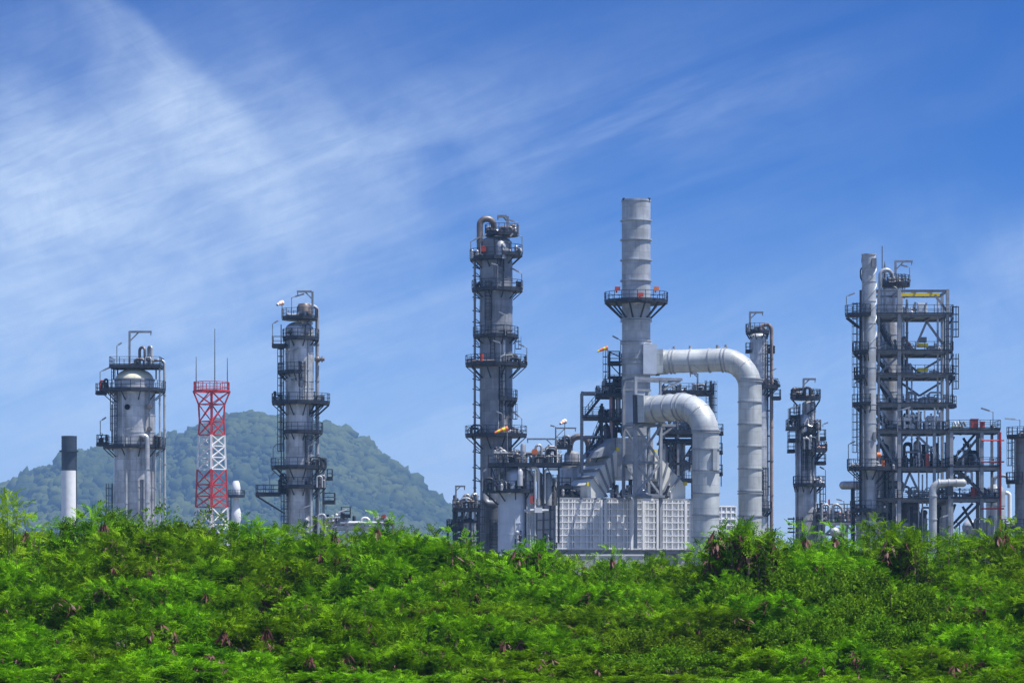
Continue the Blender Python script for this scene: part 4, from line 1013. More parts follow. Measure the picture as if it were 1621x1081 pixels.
# ---- pipe bridge with exchangers
t = Thing('pipe_bridge', 'low braced pipe bridge carrying two hooked pipes between the short column and the thin stack', 'pipe bridge', 380, 1330)
for px in (1297, 1304, 1340, 1357):
    for yy in (0, 4): m = MB(); m.beam((t.x(px), yy, 0), t.p(px, 826, yy), .35); t.part(m, 'column', 'grey_steel' if px == 1304 else 'mid_steel')
t.rect(827, 1296, 1358, -.3, 4.3, mat='mid_steel'); t.rect(811, 1296, 1358, 1, 4, rail=True, mat='mid_steel')
for a, b in (((1305, 848, 0), (1322, 831, 0)), ((1357, 848, 0), (1340, 831, 0)), ((1310, 828, 0), (1318, 836, 0))): m = MB(); m.beam(t.p(*a), t.p(*b), .3); t.part(m, 'brace', 'grey_steel')
t.pipe([(1301.5, 826, .4), (1301.5, 798, .4), (1313, 798, .4), (1313, 826, .4)], 2, 'clad_pale', 'hooked_pipe', .7); t.pipe([(1319, 826, .4), (1319, 799, .4), (1325, 797.5, .4), (1334, 804, .4), (1334, 826, .4)], 2.1, 'clad_pale', 'hooked_pipe', .6)
m = MB(); m.tube([t.p(1322, 817, 1.6), t.p(1357, 817, 1.6)], t.l(4), 16); m.sphere(t.p(1322, 817, 1.6), t.l(4), 14, 8); t.part(m, 'exchanger', 'clad_pale')
m = MB(); m.tube([t.p(1320, 842, -1), t.p(1339, 842, 5)], t.l(7.5), 22); m.sphere(t.p(1320, 842, -1), t.l(7.5), 20, 12); t.part(m, 'drum', 'clad_pale')
t.valves(1298, 1356, 803, 827, .2, 3.8, 34, 131, ('clad_pale', 'clad', 'mid_steel', 'dark_steel', 'brown_pipe', 'pink_pipe')); t.valves(1298, 1340, 845, 875, 0, 3, 16, 132, ('mid_steel', 'clad_pale', 'dark_steel'))
m = MB(); m.beam(t.p(1313, 800, .4), t.p(1313, 790, .4), .2); t.part(m, 'valve_stem', 'red_box'); t.lamp(1336, 812, 793, 1324, 790, 0)

# ---- thin stack with spiral strakes
t = Thing('exhaust_stack', 'thin light grey stack with spiral fins at its top, beside the tall steel frame', 'stack', 352, 1375.5)
t.shell([(11.5, 945), (11.5, 700), (11.2, 640), (11.2, 404.5), (12, 404.5), (12, 402.5), (10.5, 402.5), (10.5, 412)], (424, 446, 477, 512, 550, 582, 615, 640, 648, 670, 697, 726, 760, 790, 815), 'clad_pale', 'shaft')
N_ = 96; r0 = t.l(11.2); pt = []
for ph in range(3):
    mb = MB()
    for i in range(N_):
        a0, a1 = 2*math.pi*(i/N_*1.9+ph/3), 2*math.pi*((i+1)/N_*1.9+ph/3); za, zb2 = t.z(552-146*i/N_), t.z(552-146*(i+1)/N_)
        vs = []
        for a, z in ((a0, za), (a1, zb2)):
            for r in (r0-.02, r0+.075): vs += [(r*math.cos(a), r*math.sin(a), z-.03), (r*math.cos(a), r*math.sin(a), z+.03)]
        mb.add(vs, [(0,2,6,4), (1,5,7,3), (2,3,7,6)], True)
    t.part(mb, 'spiral_strake', 'clad_pale')
t.plat(500, 1338, 1366, 11.2, 140, 270, brace=False, ny=1.9); t.bars([((1341, 503, -.4), (1361, 519, -.4)), ((1340, 503, .5), (1360, 519, .5))], .18, 'knee_brace')
t.plat(559, 1350, 1366, 11.2, 140, 260); t.plat(598, 1352, 1366, 11.2, 140, 250); t.plat(641, 1349, 1366, 11.2, 130, 270); t.plat(743, 1341, 1420, 11.6, ny=2.2); t.plat(809, 1346, 1406, 11.6, ny=2.2)
t.pipe([(1361.5, 460, -.6), (1361.5, 945, -.6)], 1.9, 'dark_steel', 'riser_pipe'); t.pipe([(1364.5, 500, -1.1), (1364.5, 945, -1.1)], 1.4, 'mid_steel', 'riser_pipe')
t.ladder(1358, 480, 640, -.8, 200); t.ladder(1358, 641, 743, -.8, 200); t.ladder(1359, 743, 850, -.9, 220)
t.pipe([(1364, 424, 0), (1362, 428, 0), (1362, 440, 0), (1365, 445, 0)], 1, 'dark_steel', 'sample_line', .3)
for a, b, p0, p1 in ((1379, 1386, 424, 410), (1381, 1385, 697, 684)): mb = MB(); mb.box(t.x(a), t.x(b), -r0-.15, -r0*.5, t.z(p0), t.z(p1)); t.part(mb, 'access_door', 'clad_dark')
t.lamp(1339, 500, 470, 1352, 465, -.6, 'mid_steel'); t.lamp(1341.5, 743, 704, 1352, 699, -1, 'mid_steel'); t.lamp(1351, 641, 608, 1357, 604, -.6, 'mid_steel')
m = MB(); m.tube([t.p(1385, 721, -1.9), t.p(1391, 721, -1.9)], .3, 12); t.part(m, 'warning_light', 'orange_paint'); m = MB(); m.box(t.x(1393), t.x(1397), -1.9, -1.5, t.z(742), t.z(729)); t.part(m, 'hose_box', 'orange_paint')
t.shell([(10.5, 945), (10.5, 815)], (830,), 'mid_steel', 'base_drum', cx=1366, y=-.4)
t.valves(1346, 1404, 797, 809, -1.8, .8, 12, 141, ('dark_steel', 'mid_steel')); t.valves(1344, 1412, 731, 743, -1.9, .8, 10, 142, ('dark_steel', 'mid_steel'))

# ---- slim column inside the frame
t = Thing('distillation_column', 'grey column inside the open frame, with a hooked pipe and whip antenna at its head', 'column', 364, 1409)
t.shell([(12.5, 945), (12.5, 520), (12, 458)], (480, 505, 530, 560, 590, 620, 650, 690, 730), 'clad'); t.head(12, 458.5, 452, 'clad')
t.plat(452.5, 1395, 1440.5, 8, cx=1416, brace=False, ny=2); t.davit(1415.5, 452, 415.5, 1442.5, -1.2)
t.pipe([(1392.5, 560, -.6), (1392.5, 428, -.6), (1411, 428, -.6), (1411, 455, 0)], 3.3, 'clad_pale', 'hooked_pipe', 1.0, 14)
m = MB(); m.tube([t.p(1397.5, 452, .6), t.p(1397.5, 389, .6)], .06, 6); t.part(m, 'antenna', 'antenna_metal')
t.shell([(2.5, 440), (2.5, 424), (1.5, 419), (.5, 413)], (), 'mid_steel', 'vent', cx=1401, n=12)
t.lamp(1438, 452, 425, 1424, 421, -1.2, 'mid_steel'); t.ladder(1423, 436, 500, -1.6, 280); t.valves(1397, 1439, 436, 452, -1.6, 1.4, 20, 151, ('dark_steel', 'mid_steel', 'brown_pipe'))

# ---- open steel structure
t = Thing('steel_structure', 'tall open steel frame of many railed floors and stairs, right of the thin stack', 'steel frame', 354, 1462)
X = (1389, 1423.3, 1500); FY, BY = 0, 7.0
for px, yy, wd, mt in ((1423.3, 0, .42, 'grey_steel'), (1500, 0, .36, 'grey_steel'), (1438, BY, .42, 'mid_steel'), (1505, BY, .32, 'grey_steel'), (1390, BY, .3, 'mid_steel'), (1391, 0, .26, 'mid_steel'), (1479, 0, .34, 'grey_steel')):
    m = MB(); zt_ = t.z(458 if px != 1479 else 684); m.ibeam((t.x(px), yy, 0), (t.x(px), yy, zt_), wd, wd, .09); t.part(m, 'column', mt)
FL = (460.7, 500, 558, 595, 642, 684, 743, 792.5)
for i, py in enumerate(FL):
    z = t.z(py); xr_ = 1508 if 0 < i < 5 else 1502
    m = MB()
    for yy in (0, BY): m.ibeam((t.x(1387), yy, z), (t.x(xr_), yy, z), .27, .2, .05)
    for px in (1389, 1424, 1450, 1476, 1500): m.ibeam((t.x(px), 0, z), (t.x(px), BY, z), .24, .18, .05)
    t.part(m, 'floor_beam', 'mid_steel')
    if i:
        m = MB(); m.box(t.x(1388), t.x(xr_), -.5, BY+.4, z+.145, z+.18); o = t.part(m, 'floor_grating', 'mid_steel')
        t._rail([(t.x(1388), -.5), (t.x(xr_), -.5), (t.x(xr_), BY+.4), (t.x(1388), BY+.4)], z+.18, True, o)
m = MB(); m.beam(t.p(1426, 466, .4), t.p(1488, 466, .4), .26, .36); t.part(m, 'crane_rail', 'yellow_paint')
t.bars([((1480, 467, .1), (1499, 492, .1)), ((1452, 497, BY), (1462, 470, BY)), ((1467, 509, .1), (1448, 553, .1)), ((1467, 509, .1), (1493, 545, .1)), ((1440, 563, BY), (1467, 583, BY)), ((1467, 583, BY), (1502, 562, BY)), ((1440, 601, BY), (1468, 621, BY)), ((1468, 621, BY), (1502, 600, BY)), ((1452, 689, .1), (1476, 712, .1)), ((1436, 689, .1), (1424, 705, .1)), ((1390, 650, BY), (1422, 682, BY)), ((1390, 690, .2), (1420, 740, .2)), ((1424, 790, .1), (1440, 748, .1)), ((1440, 748, .1), (1460, 790, .1)), ((1390, 600, .2), (1421, 640, .2)), ((1421, 565, .2), (1391, 592, .2))], .26, 'brace', 'mid_steel')
for a, b, yy in ((500, 558, 2.4), (558, 595, 4.2), (595, 642, 2.4), (642, 684, 4.2), (684, 743, 2.4)): stair((1390, a, ), (1418, b), yy) if True else None
for (px, py0, py1) in ((1507, 485, 560), (1507, 560, 642), (1495, 500, 595)): t.ladder(px, py0, py1, -.2, 0)
t.plat(642, 1499, 1513, 1, cx=1504, brace=True, y=3, ny=1.5) if False else None
t.rect(642, 1501, 1513, -.4, 2.4); t.rect(598, 1501, 1511, -.4, 2); t.bars([((1509, 503, 0), (1502, 513, 0)), ((1509, 561, 0), (1502, 573, 0)), ((1509, 598, 0), (1502, 610, 0))], .18, 'knee_brace')
m = MB(); m.box(t.x(1455), t.x(1470), 1, 2.2, t.z(494), t.z(478)); t.part(m, 'control_panel', 'white_paint')
m = MB(); m.box(t.x(1456.5), t.x(1468.5), .96, .998, t.z(491), t.z(480)); t.part(m, 'control_panel_door', 'panel_blue')
for py in (546, 585):
    m = MB(); m.box(t.x(1454), t.x(1470), .3, 1.2, t.z(py+3), t.z(py-3)); t.part(m, 'hoist_box', 'yellow_paint')
m = MB(); m.box(t.x(1456), t.x(1468), .5, 1.3, t.z(541), t.z(533)); t.part(m, 'hoist_motor', 'mid_steel'); m = MB(); m.box(t.x(1472), t.x(1480), .3, 1.6, t.z(640), t.z(627)); t.part(m, 'control_panel', 'mid_steel')
t.pipe([(1486, 470, .8), (1486, 655, .8)], 1.7, 'clad', 'riser_pipe'); t.pipe([(1441, 470, 3), (1441, 684, 3)], 2, 'clad_dark', 'riser_pipe')
t.shell([(5.5, 684), (5.5, 656), (4, 652)], (), 'dark_steel', 'drum', cx=1440, y=3, n=20); t.shell([(7, 590), (7, 566), (4, 562)], (), 'dark_steel', 'drum', cx=1434, y=4, n=20)
for px, py, ln, r, mt in ((1436, 663, 12, 3.2, 'white_paint'), (1452, 665, 10, 2.6, 'clad_pale'), (1474, 664, 10, 5.2, 'clad_pale'), (1487, 663, 8, 4.2, 'white_paint'), (1446, 657, 24, 1.6, 'white_paint'), (1473, 676, 10, 3.4, 'clad_pale'), (1440, 674, 14, 2.8, 'white_paint')):
    m = MB(); m.tube([t.p(px-ln/2, py, .6), t.p(px+ln/2, py, .6)], t.l(r), 14); m.hoop(t.p(px+ln/2-1, py, .6), (1,0,0), t.l(r)*.9, t.l(r)+.1, .14, 14); m.hoop(t.p(px-ln/2+1, py, .6), (1,0,0), t.l(r)*.9, t.l(r)+.1, .14, 14); t.part(m, 'exchanger', mt)
for px, p0, p1 in ((1430, 470, 560), (1433.5, 505, 600), (1446, 600, 742), (1470, 690, 800), (1457, 690, 860), (1488, 690, 790), (1493, 560, 642), (1428, 690, 860), (1463, 750, 860), (1484, 800, 870)): t.pipe([(px, p0, 1.5), (px, p1, 1.5)], 1.3, 'clad', 'riser_pipe')
for px, p0, p1 in ((1454.5, 648, 684), (1439, 645, 660), (1464, 648, 664), (1480, 645, 684), (1490, 650, 684), (1432, 660, 684)): t.pipe([(px, p0, .2), (px, p1, .2)], 1.4, 'white_paint', 'riser_pipe')
t.lamp(1419.5, 684, 651, 1440, 645, -.7)
for k, (a, b, p0, p1, n_) in enumerate(((1426, 1452, 480, 500, 14), (1426, 1448, 532, 558, 14), (1468, 1498, 544, 558, 9), (1426, 1446, 570, 595, 14), (1472, 1498, 582, 595, 8), (1426, 1500, 618, 642, 36), (1426, 1498, 650, 684, 36), (1390, 1422, 530, 558, 10), (1390, 1422, 618, 642, 12), (1390, 1422, 660, 684, 12), (1426, 1498, 712, 743, 26), (1426, 1498, 766, 792, 26))):
    t.valves(a, b, p0, p1, .3, 5.5, n_, 160+k, ('clad', 'grey_steel', 'clad_pale', 'clad_pale', 'brown_pipe', 'white_paint', 'mid_steel'), .17)
t.valves(1434, 1446, 530, 558, 2, 4, 5, 175, ('orange_paint', 'rust_pipe', 'clad')); t.valves(1389, 1422, 690, 860, 1, 6, 26, 177, ('mid_steel', 'clad', 'dark_steel', 'clad_dark'), .4); t.valves(1426, 1500, 800, 880, .3, 6, 40, 178, ('clad', 'mid_steel', 'clad_pale', 'dark_steel', 'brown_pipe'), .3); t.valves(1426, 1500, 696, 740, .5, 6, 22, 179, ('mid_steel', 'clad', 'dark_steel'), .3)
m = MB(); m.box(t.x(1466), t.x(1472), .2, .9, t.z(742), t.z(718)); t.part(m, 'hose_box', 'red_box')

# vessels on the frame's lower floors
def vessel(label, Y, px, r, pb, pt, mat='clad', hd=5, seams=()):
    q = Thing('process_vessel', label, 'vessel', Y, px); q.shell([(r, pb), (r, pt)], seams, mat); q.head(r*.98, pt+.5, pt-hd, mat)
    m = MB(); m.tube([q.p(px, pt-hd+1, 0), q.p(px, pt-hd-5, 0)], q.l(1.6), 10); m.hoop(q.p(px, pt-hd-4, 0), (0,0,1), .1, q.l(2.6), .16, 12); q.part(m, 'nozzle', 'brown_pipe'); return q
vessel('slim grey vessel on the frame floor above the horizontal drum', 356.5, 1452, 6.5, 742, 703, 'clad', 6, (716, 730))
vessel('bulky dark grey vessel at the foot of the tall steel frame', 358, 1441, 13, 945, 800, 'clad_dark', 9, (815, 830, 845))
vessel('pale grey vessel behind the white elbow pipe in the frame', 357, 1494, 12.5, 945, 800, 'clad', 9, (812, 830, 848))
vessel('grey vessel between thin stack and frame column at ground level', 360, 1404, 11, 945, 806, 'clad', 8, (825, 840))
t = Thing('horizontal_drum', 'long horizontal grey drum with rounded ends passing behind the thin stack', 'drum', 357, 1374)
m = MB(); m.tube([t.p(1335, 768, 0), t.p(1425, 767, 0)], t.l(6.6), 24); m.sphere(t.p(1335, 768, 0), t.l(6.6), 22, 12); m.sphere(t.p(1425, 767, 0), t.l(6.6), 22, 12); t.part(m, 'shell', 'clad')
for px in (1350, 1394): m = MB(); m.box(t.x(px)-.2, t.x(px)+.2, -.5, .5, 0, t.z(774)); t.part(m, 'support_leg', 'dark_steel')
t = Thing('elbow_pipe', 'fat pale pipe rising from the hedge and turning right at the foot of the frame', 'pipe', 350, 1475)
path = fillet([t.p(1474.8, 945, -1), t.p(1474.8, 765.5, -1), t.p(1523, 764.5, -1)], 1.0, 7); m = MB(); m.tube(path, t.l(6.3), 24); m.sphere(t.p(1522, 764.5, -1), t.l(6.3), 20, 12)
for q, d in ((t.p(1474.8, 785, -1), (0,0,1)), (t.p(1474.8, 822, -1), (0,0,1)), (t.p(1484, 765.2, -1), (1,0,0)), (t.p(1500, 765, -1), (1,0,0)), (t.p(1512, 764.7, -1), (1,0,0))): m.hoop(q, d, t.l(5.8), t.l(6.3)+.07, .12, 22)
t.part(m, 'pipe_shell', 'clad_pale'); m = MB(); m.box(t.x(1497), t.x(1506), -1.5, -.5, t.z(784), t.z(771)); t.part(m, 'spring_hanger', 'dark_steel'); m = MB(); m.beam((t.x(1501), -1, 0), (t.x(1501), -1, t.z(784)), .3); t.part(m, 'support_leg', 'mid_steel')

# ---- lower steel structure on the right
t = Thing('steel_structure', 'lower steel frame with red boxes on deck and a thin red riser pipe', 'steel frame', 352, 1545)
for px, yy, wd, mt in ((1506, 0, .42, 'grey_steel'), (1554, 0, .42, 'mid_steel'), (1558, 5, .36, 'mid_steel'), (1581, 0, .3, 'mid_steel'), (1581, 5, .3, 'mid_steel'), (1510, 5, .36, 'mid_steel')):
    m = MB(); m.ibeam((t.x(px), yy, 0), (t.x(px), yy, t.z(684)), wd, wd, .09); t.part(m, 'column', mt)
for py, xr_ in ((683, 1583), (742, 1582), (791.6, 1581), (850, 1560)):
    z = t.z(py); m = MB()
    for yy in (0, 5): m.ibeam((t.x(1501), yy, z), (t.x(xr_), yy, z), .27, .2, .05)
    for px in (1504, 1530, 1556, xr_): m.ibeam((t.x(px), 0, z), (t.x(px), 5, z), .36, .22, .06)
    t.part(m, 'floor_beam', 'grey_steel' if py == 742 else 'mid_steel')
    if py < 800:
        m = MB(); m.box(t.x(1502), t.x(xr_), -.4, 5.3, z+.21, z+.26); o = t.part(m, 'floor_grating', 'dark_steel')
        t._rail([(t.x(1502), -.4), (t.x(xr_), -.4), (t.x(xr_), 5.3), (t.x(1502), 5.3)], z+.26, True, o)
t.bars([((1552, 688, -.1), (1511, 738, -.1)), ((1545, 687, 1), (1508, 730, 1)), ((1520, 688, 5), (1508, 712, 5)), ((1535, 690, 5), (1555, 725, 5)), ((1516, 746, -.2), (1562, 788, -.2)), ((1520, 744, 1), (1562, 783, 1)), ((1551, 796, -.1), (1510, 836, -.1)), ((1542, 796, 1), (1508, 832, 1)), ((1522, 796, 5), (1510, 832, 5)), ((1534, 800, 5), (1556, 840, 5))], .28, 'brace', 'dark_steel')
for a, b, p0, p1 in ((1539, 1549.5, 683, 663.5), (1554, 1560, 682, 668)):
    m = MB(); m.box(t.x(a), t.x(b), .4, 1.5, t.z(p0)+.3, t.z(p1)); m.box(t.x(a)-.05, t.x(b)+.05, .35, 1.55, t.z(p1)+.004, t.z(p1)+.09); t.part(m, 'fire_box', 'red_box')
m = MB(); m.tube([t.p(1543.5, 790, .8), t.p(1543.5, 770, .8)], t.l(5.5), 16); t.part(m, 'extinguisher_drum', 'red_box')
m = MB(); m.box(t.x(1508), t.x(1525), .3, .9, t.z(678), t.z(674)); t.part(m, 'tray', 'yellow_paint')
for px in (1512, 1517, 1522, 1527):
    m = MB(); m.tube([t.p(px+2.5, 675, .3), t.p(px-1, 667, .3)], t.l(1.8), 10); t.part(m, 'nozzle', 'white_paint' if px < 1520 else 'mid_steel')
m = MB(); m.tube([t.p(1583, 684, -.3), (t.x(1583), -.3, 0)], .13, 8)
for py in (697, 731, 805): m.tube([t.p(1553, py, -.3), t.p(1589, py, -.3)], .09, 8)
t.part(m, 'fire_riser', 'red_paint')
t.lamp(1572, 682, 652, 1553, 646, 0, 'mid_steel')
for k, (a, b, p0, p1, n_, mm) in enumerate(((1508, 1554, 712, 742, 24, .3), (1508, 1580, 772, 791, 24, .24), (1560, 1582, 672, 683, 6, .15), (1508, 1580, 820, 880, 26, .3), (1506, 1540, 745, 765, 10, .2))):
    t.valves(a, b, p0, p1, .4, 4.6, n_, 190+k, ('mid_steel', 'clad', 'dark_steel', 'clad_pale'), mm)
t.ladder(1536, 700, 742, 3, 270); t.lamp(1486, 845, 820, 1500, 815, -1, 'clad_pale')

# ---- right edge
t = Thing('distillation_column', 'dark grey column cut by the right edge of the photo, ladder on its left', 'column', 352, 1625)
t.shell([(18, 945), (18, 694)], (697, 744, 780, 810, 822, 840), 'clad_dark'); t.head(17.6, 694.5, 688, 'clad_dark')
t.plat(692.5, 1594, 1650, 18, brace=False); t.plat(764, 1593, 1612, 18, 150, 240, brace=False); t.ladder(1602, 690, 764, -1.0, 200); t.lamp(1609.5, 692, 666, 1586, 664, -2.2, 'clad_pale')
t.valves(1608, 1640, 680, 692, -1.2, 1, 8, 201, ('dark_steel', 'mid_steel'))
t.plat(838, 1586, 1650, 18)
t = Thing('storage_vessel', 'pale bullet-shaped vessel with a white looped pipe, behind the right steel frame', 'vessel', 384, 1576)
t.shell([(15, 945), (15, 778)], (800, 830), 'clad_pale'); t.head(14.8, 778.5, 766, 'clad_pale')
t.pipe([(1574, 768, 0), (1574, 754, 0), (1597, 752, 0), (1597, 772, 0)], 2.6, 'mid_steel', 'overhead_pipe', .8); t.pipe([(1588, 780, -2), (1594, 782, -2), (1594, 945, -2)], 3.2, 'white_paint', 'looped_pipe', .9); t.pipe([(1588, 830, -2.5), (1612, 830, -2.5)], 2.4, 'clad_pale', 'run_pipe'); t.rect(840, 1586, 1616, -2, 2)
t.valves(1584, 1614, 822, 840, -2, 2, 12, 203, ('clad_pale', 'dark_steel', 'mid_steel'))
t = Thing('storage_vessel', 'white horizontal bullet tank low behind the right steel frame', 'tank', 386, 1545)
m = MB(); m.tube([t.p(1536, 835, 0), t.p(1554, 835, 5)], t.l(13), 26); m.sphere(t.p(1536, 835, 0), t.l(13), 24, 14); t.part(m, 'shell', 'clad_pale')
for px in (1538, 1552): m = MB(); m.box(t.x(px)-.3, t.x(px)+.3, 0, 3, 0, t.z(845)); t.part(m, 'saddle', 'concrete')

# ---- windsocks
def windsock(label, Y, px, pyb, pyt, dx, dz, dy, L, r, mats):
    t = Thing('windsock', label, 'windsock', Y, px)
    m = MB(); m.tube([t.p(px, pyb), t.p(px, pyt)], .045, 6); t.part(m, 'pole', 'mid_steel')
    d = Vector((dx, dy, dz)).normalized(); a = Vector(t.p(px, pyt)); m = MB(); n_ = 14; K = 10
    u = d.cross(Vector((0,0,1))).normalized(); v = u.cross(d)
    vs = []
    for i in range(K+1):
        f = i/K; rr = t.l(r)*(1-.55*f)*(1+.05*math.sin(i*2.1)); c = a+d*t.l(L)*f+Vector((0,0,-.25*f*f))
        vs += [c+(u*math.cos(2*math.pi*j/n_)+v*math.sin(2*math.pi*j/n_))*rr for j in range(n_)]
    for i in range(K):
        m.cur = (i//2) % len(mats)
        m.add([vs[i*n_+j] for j in range(n_)]+[vs[(i+1)*n_+j] for j in range(n_)], [(j, (j+1) % n_, n_+(j+1) % n_, n_+j) for j in range(n_)], True)
    m.cur = 0; m.hoop(a, d, t.l(r)*.92, t.l(r)*1.06, .08, 14)
    m.build('sock', list(mats), t.o)
windsock('orange and yellow windsock streaming left beside the stair tower mast', 350, 961.5, 600, 551, -1, -.16, -.1, 16, 3.6, ('orange_paint', 'yellow_paint', 'orange_paint'))
windsock('orange and yellow windsock in front of the tallest column, above its crowded decks', 349, 803, 734, 678.5, -1, -.18, -.3, 21, 4, ('orange_paint', 'yellow_paint'))
windsock('red and white windsock seen end on above the ribbed elbow pipe', 369, 894, 707, 667, -.6, -.1, -1, 14, 4, ('white_paint', 'orange_paint'))
windsock('white and orange windsock seen end on, over the top deck of the slender column', 363, 446.5, 505, 479.5, -.55, -.1, -1, 14, 4, ('white_paint', 'orange_paint'))

# ---- low wall behind the hedge
t = Thing('boundary_wall', 'low pale concrete wall peeping over the hedge under the ribbed box', 'wall', 332, 870)
m = MB(); m.box(t.x(725), t.x(1020), -.15, .15, 0, t.z(879.5)); t.part(m, 'panel', 'concrete'); m = MB(); m.box(t.x(725), t.x(1020), -.22, .22, t.z(879.5)+.003, t.z(877)); t.part(m, 'coping', 'white_paint')
for px in range(735, 1020, 42): m = MB(); m.box(t.x(px)-.2, t.x(px)+.2, -.26, -.153, 0, t.z(879.5)); t.part(m, 'pilaster', 'concrete')

# ================================================================== VEGETATION
def frond_mesh(rs, ln, pairs, pl, pw):
    """one bipinnate leaf: a bent rachis with pinnae as narrow kites; along +x, drooping"""
    V, Fq = [], []
    for i in range(pairs):
        f = (i+.7)/pairs
        bx, bz = ln*f, -ln*.45*f*f
        for sg in (-1, 1):
            a = math.radians(62-18*f)*sg; L = pl*(1-.35*abs(f-.45))
            dx, dy = math.cos(a), math.sin(a); px, py = -dy*pw/2, dx*pw/2
            o = len(V)
            V += [(bx, 0, bz), (bx+dx*L*.5+px, dy*L*.5+py, bz-.004), (bx+dx*L, dy*L, bz-L*.22), (bx+dx*L*.5-px, dy*L*.5-py, bz-.004)]
            Fq.append((o, o+1, o+2, o+3))
    return np.array(V), np.array(Fq)
def broad_mesh(ln, wd):
    V = [(0, 0, 0), (ln*.45, wd/2, .01), (ln, 0, -ln*.2), (ln*.45, -wd/2, .01)]
    return np.array(V), np.array([(0, 1, 2, 3)])
def blade_mesh(h, wd):
    V = [(0, -wd/2, 0), (h*.55, -wd*.4, h*.02), (h*.55, wd*.4, h*.02), (0, wd/2, 0), (h, 0, -h*.16)]
    return np.array(V), np.array([(0, 1, 2, 3), (1, 4, 2, 2)])
def scatter(tV, tF, pos, dirs, scl, rs):
    n = len(pos); x = dirs/np.linalg.norm(dirs, axis=1, keepdims=True)
    up = np.tile([0, 0, 1.0], (n, 1))+rs.normal(0, .25, (n, 3))
    y = np.cross(up, x); y /= np.maximum(1e-6, np.linalg.norm(y, axis=1, keepdims=True)); z = np.cross(x, y)
    M = np.stack([x, y, z], 1)*scl[:, None, None]
    V = np.einsum('vk,nkj->nvj', tV, M)+pos[:, None]
    Fq = tF[None]+(np.arange(n)*len(tV))[:, None, None]
    return V.reshape(-1, 3), Fq.reshape(-1, tF.shape[1])
def crown_points(rs, rad, top, depth, lumps, shoots):
    """shoot tips on the upper sides of many overlapping lumps that fill a domed crown"""
    P, D = [], []
    for i in range(lumps):
        a = rs.uniform(0, 6.283); rr = rad*math.sqrt(rs.uniform(0, 1))*.95
        f = rr/rad; cz = top-depth*(.26+.32*f*f)-rs.uniform(0, 1)**1.5*depth*.62; lr = rs.uniform(.30, .95)*.80
        k = max(4, int(shoots/lumps*rs.uniform(.6, 1.4)))
        u = rs.normal(0, 1, (k, 3)); u[:, 2] = np.abs(u[:, 2])*1.0-.25; u /= np.linalg.norm(u, axis=1, keepdims=True)
        r3 = lr*rs.uniform(.62, 1.08, (k, 1))
        P.append(np.array([rr*math.cos(a), rr*math.sin(a), cz])+u*r3*np.array([1, 1, .85])); D.append(u+np.array([0, 0, .6]))
    return np.concatenate(P), np.concatenate(D)
def pod_mesh(rs):
    m = MB()
    for i in range(16):
        a = rs.uniform(0, 6.28); r = rs.uniform(0, .17); x, y = r*math.cos(a), r*math.sin(a); L = rs.uniform(.14, .27); t_ = rs.uniform(-.05, .05)
        wd = .034; b = rs.uniform(0, 3.14); ux, uy = wd*math.cos(b), wd*math.sin(b); z0 = rs.uniform(-.10, .14)
        ex, ey = x*.9+t_, y*.9+t_; m.add([(x*.4, y*.4, z0), (x+ux, y+uy, z0-L*.5), (x+ex*.6, y+ey*.6, z0-L), (x-ux, y-uy, z0-L*.5)], [(0, 1, 2, 3)])
    return m
def make_bush(name, kind, rad, top, depth, lumps, shoots, per, seed, pods):
    rs = np.random.RandomState(seed)
    root = bpy.data.objects.new(name, None); col.objects.link(root); root.empty_display_size = .4
    P, D = crown_points(rs, rad, top, depth, lumps, shoots)
    P[:, 2] += top*.97-np.percentile(P[:, 2], 97)
    n = len(P); idx = np.repeat(np.arange(n), per)
    pos = P[idx]+rs.normal(0, .07, (len(idx), 3)); dr = D[idx]*.55+rs.normal(0, .62, (len(idx), 3)); dr[:, 2] += .16
    if kind == 'broad': tV, tF = broad_mesh(.115, .06)
    else: tV, tF = frond_mesh(rs, .26, 5, .098, .036)
    V, Fq = scatter(tV, tF, pos, dr, rs.uniform(.7, 1.25, len(idx)), rs)
    fo = bpy.data.objects.new('foliage', raw_mesh('foliage', V, Fq, {'broad': 'leaf_broad', 'yellow': 'leaf_yellow'}.get(kind, 'leaf_feathery')))
    col.objects.link(fo); fo.parent = root
    m = MB()
    kn = Vector((.15, 0, top*.35)); m.tube([(0, 0, 0), (.05, .03, top*.18), kn], [.06, .05, .04], 6, False)
    for i in range(0, n, max(1, n//22)):
        q = Vector(P[i]); b = kn*rs.uniform(.3, 1); mid = b.lerp(q, .55)+Vector((q.x*.22, q.y*.22, -.15))
        m.tube([b, mid, q], [.035, .022, .008], 5, False)
    st = m.build('stem', 'bark', root)
    for i in range(pods):
        k = rs.randint(n)
        for _ in range(30):
            if P[k][1] < .3*rad and P[k][2] > top-depth*.95: break
            k = rs.randint(n)
        o = pod_mesh(rs).build('seed_pod_cluster', 'seed_pod', root, tuple(P[k]+np.array([0, -.12, .02]))); o.scale = (rs.uniform(.9, 1.6),)*3
    return root
def copy_tree(o):
    c = o.copy(); col.objects.link(c)
    for ch in list(o.children):
        q = ch.copy(); col.objects.link(q); q.parent = c
    return c

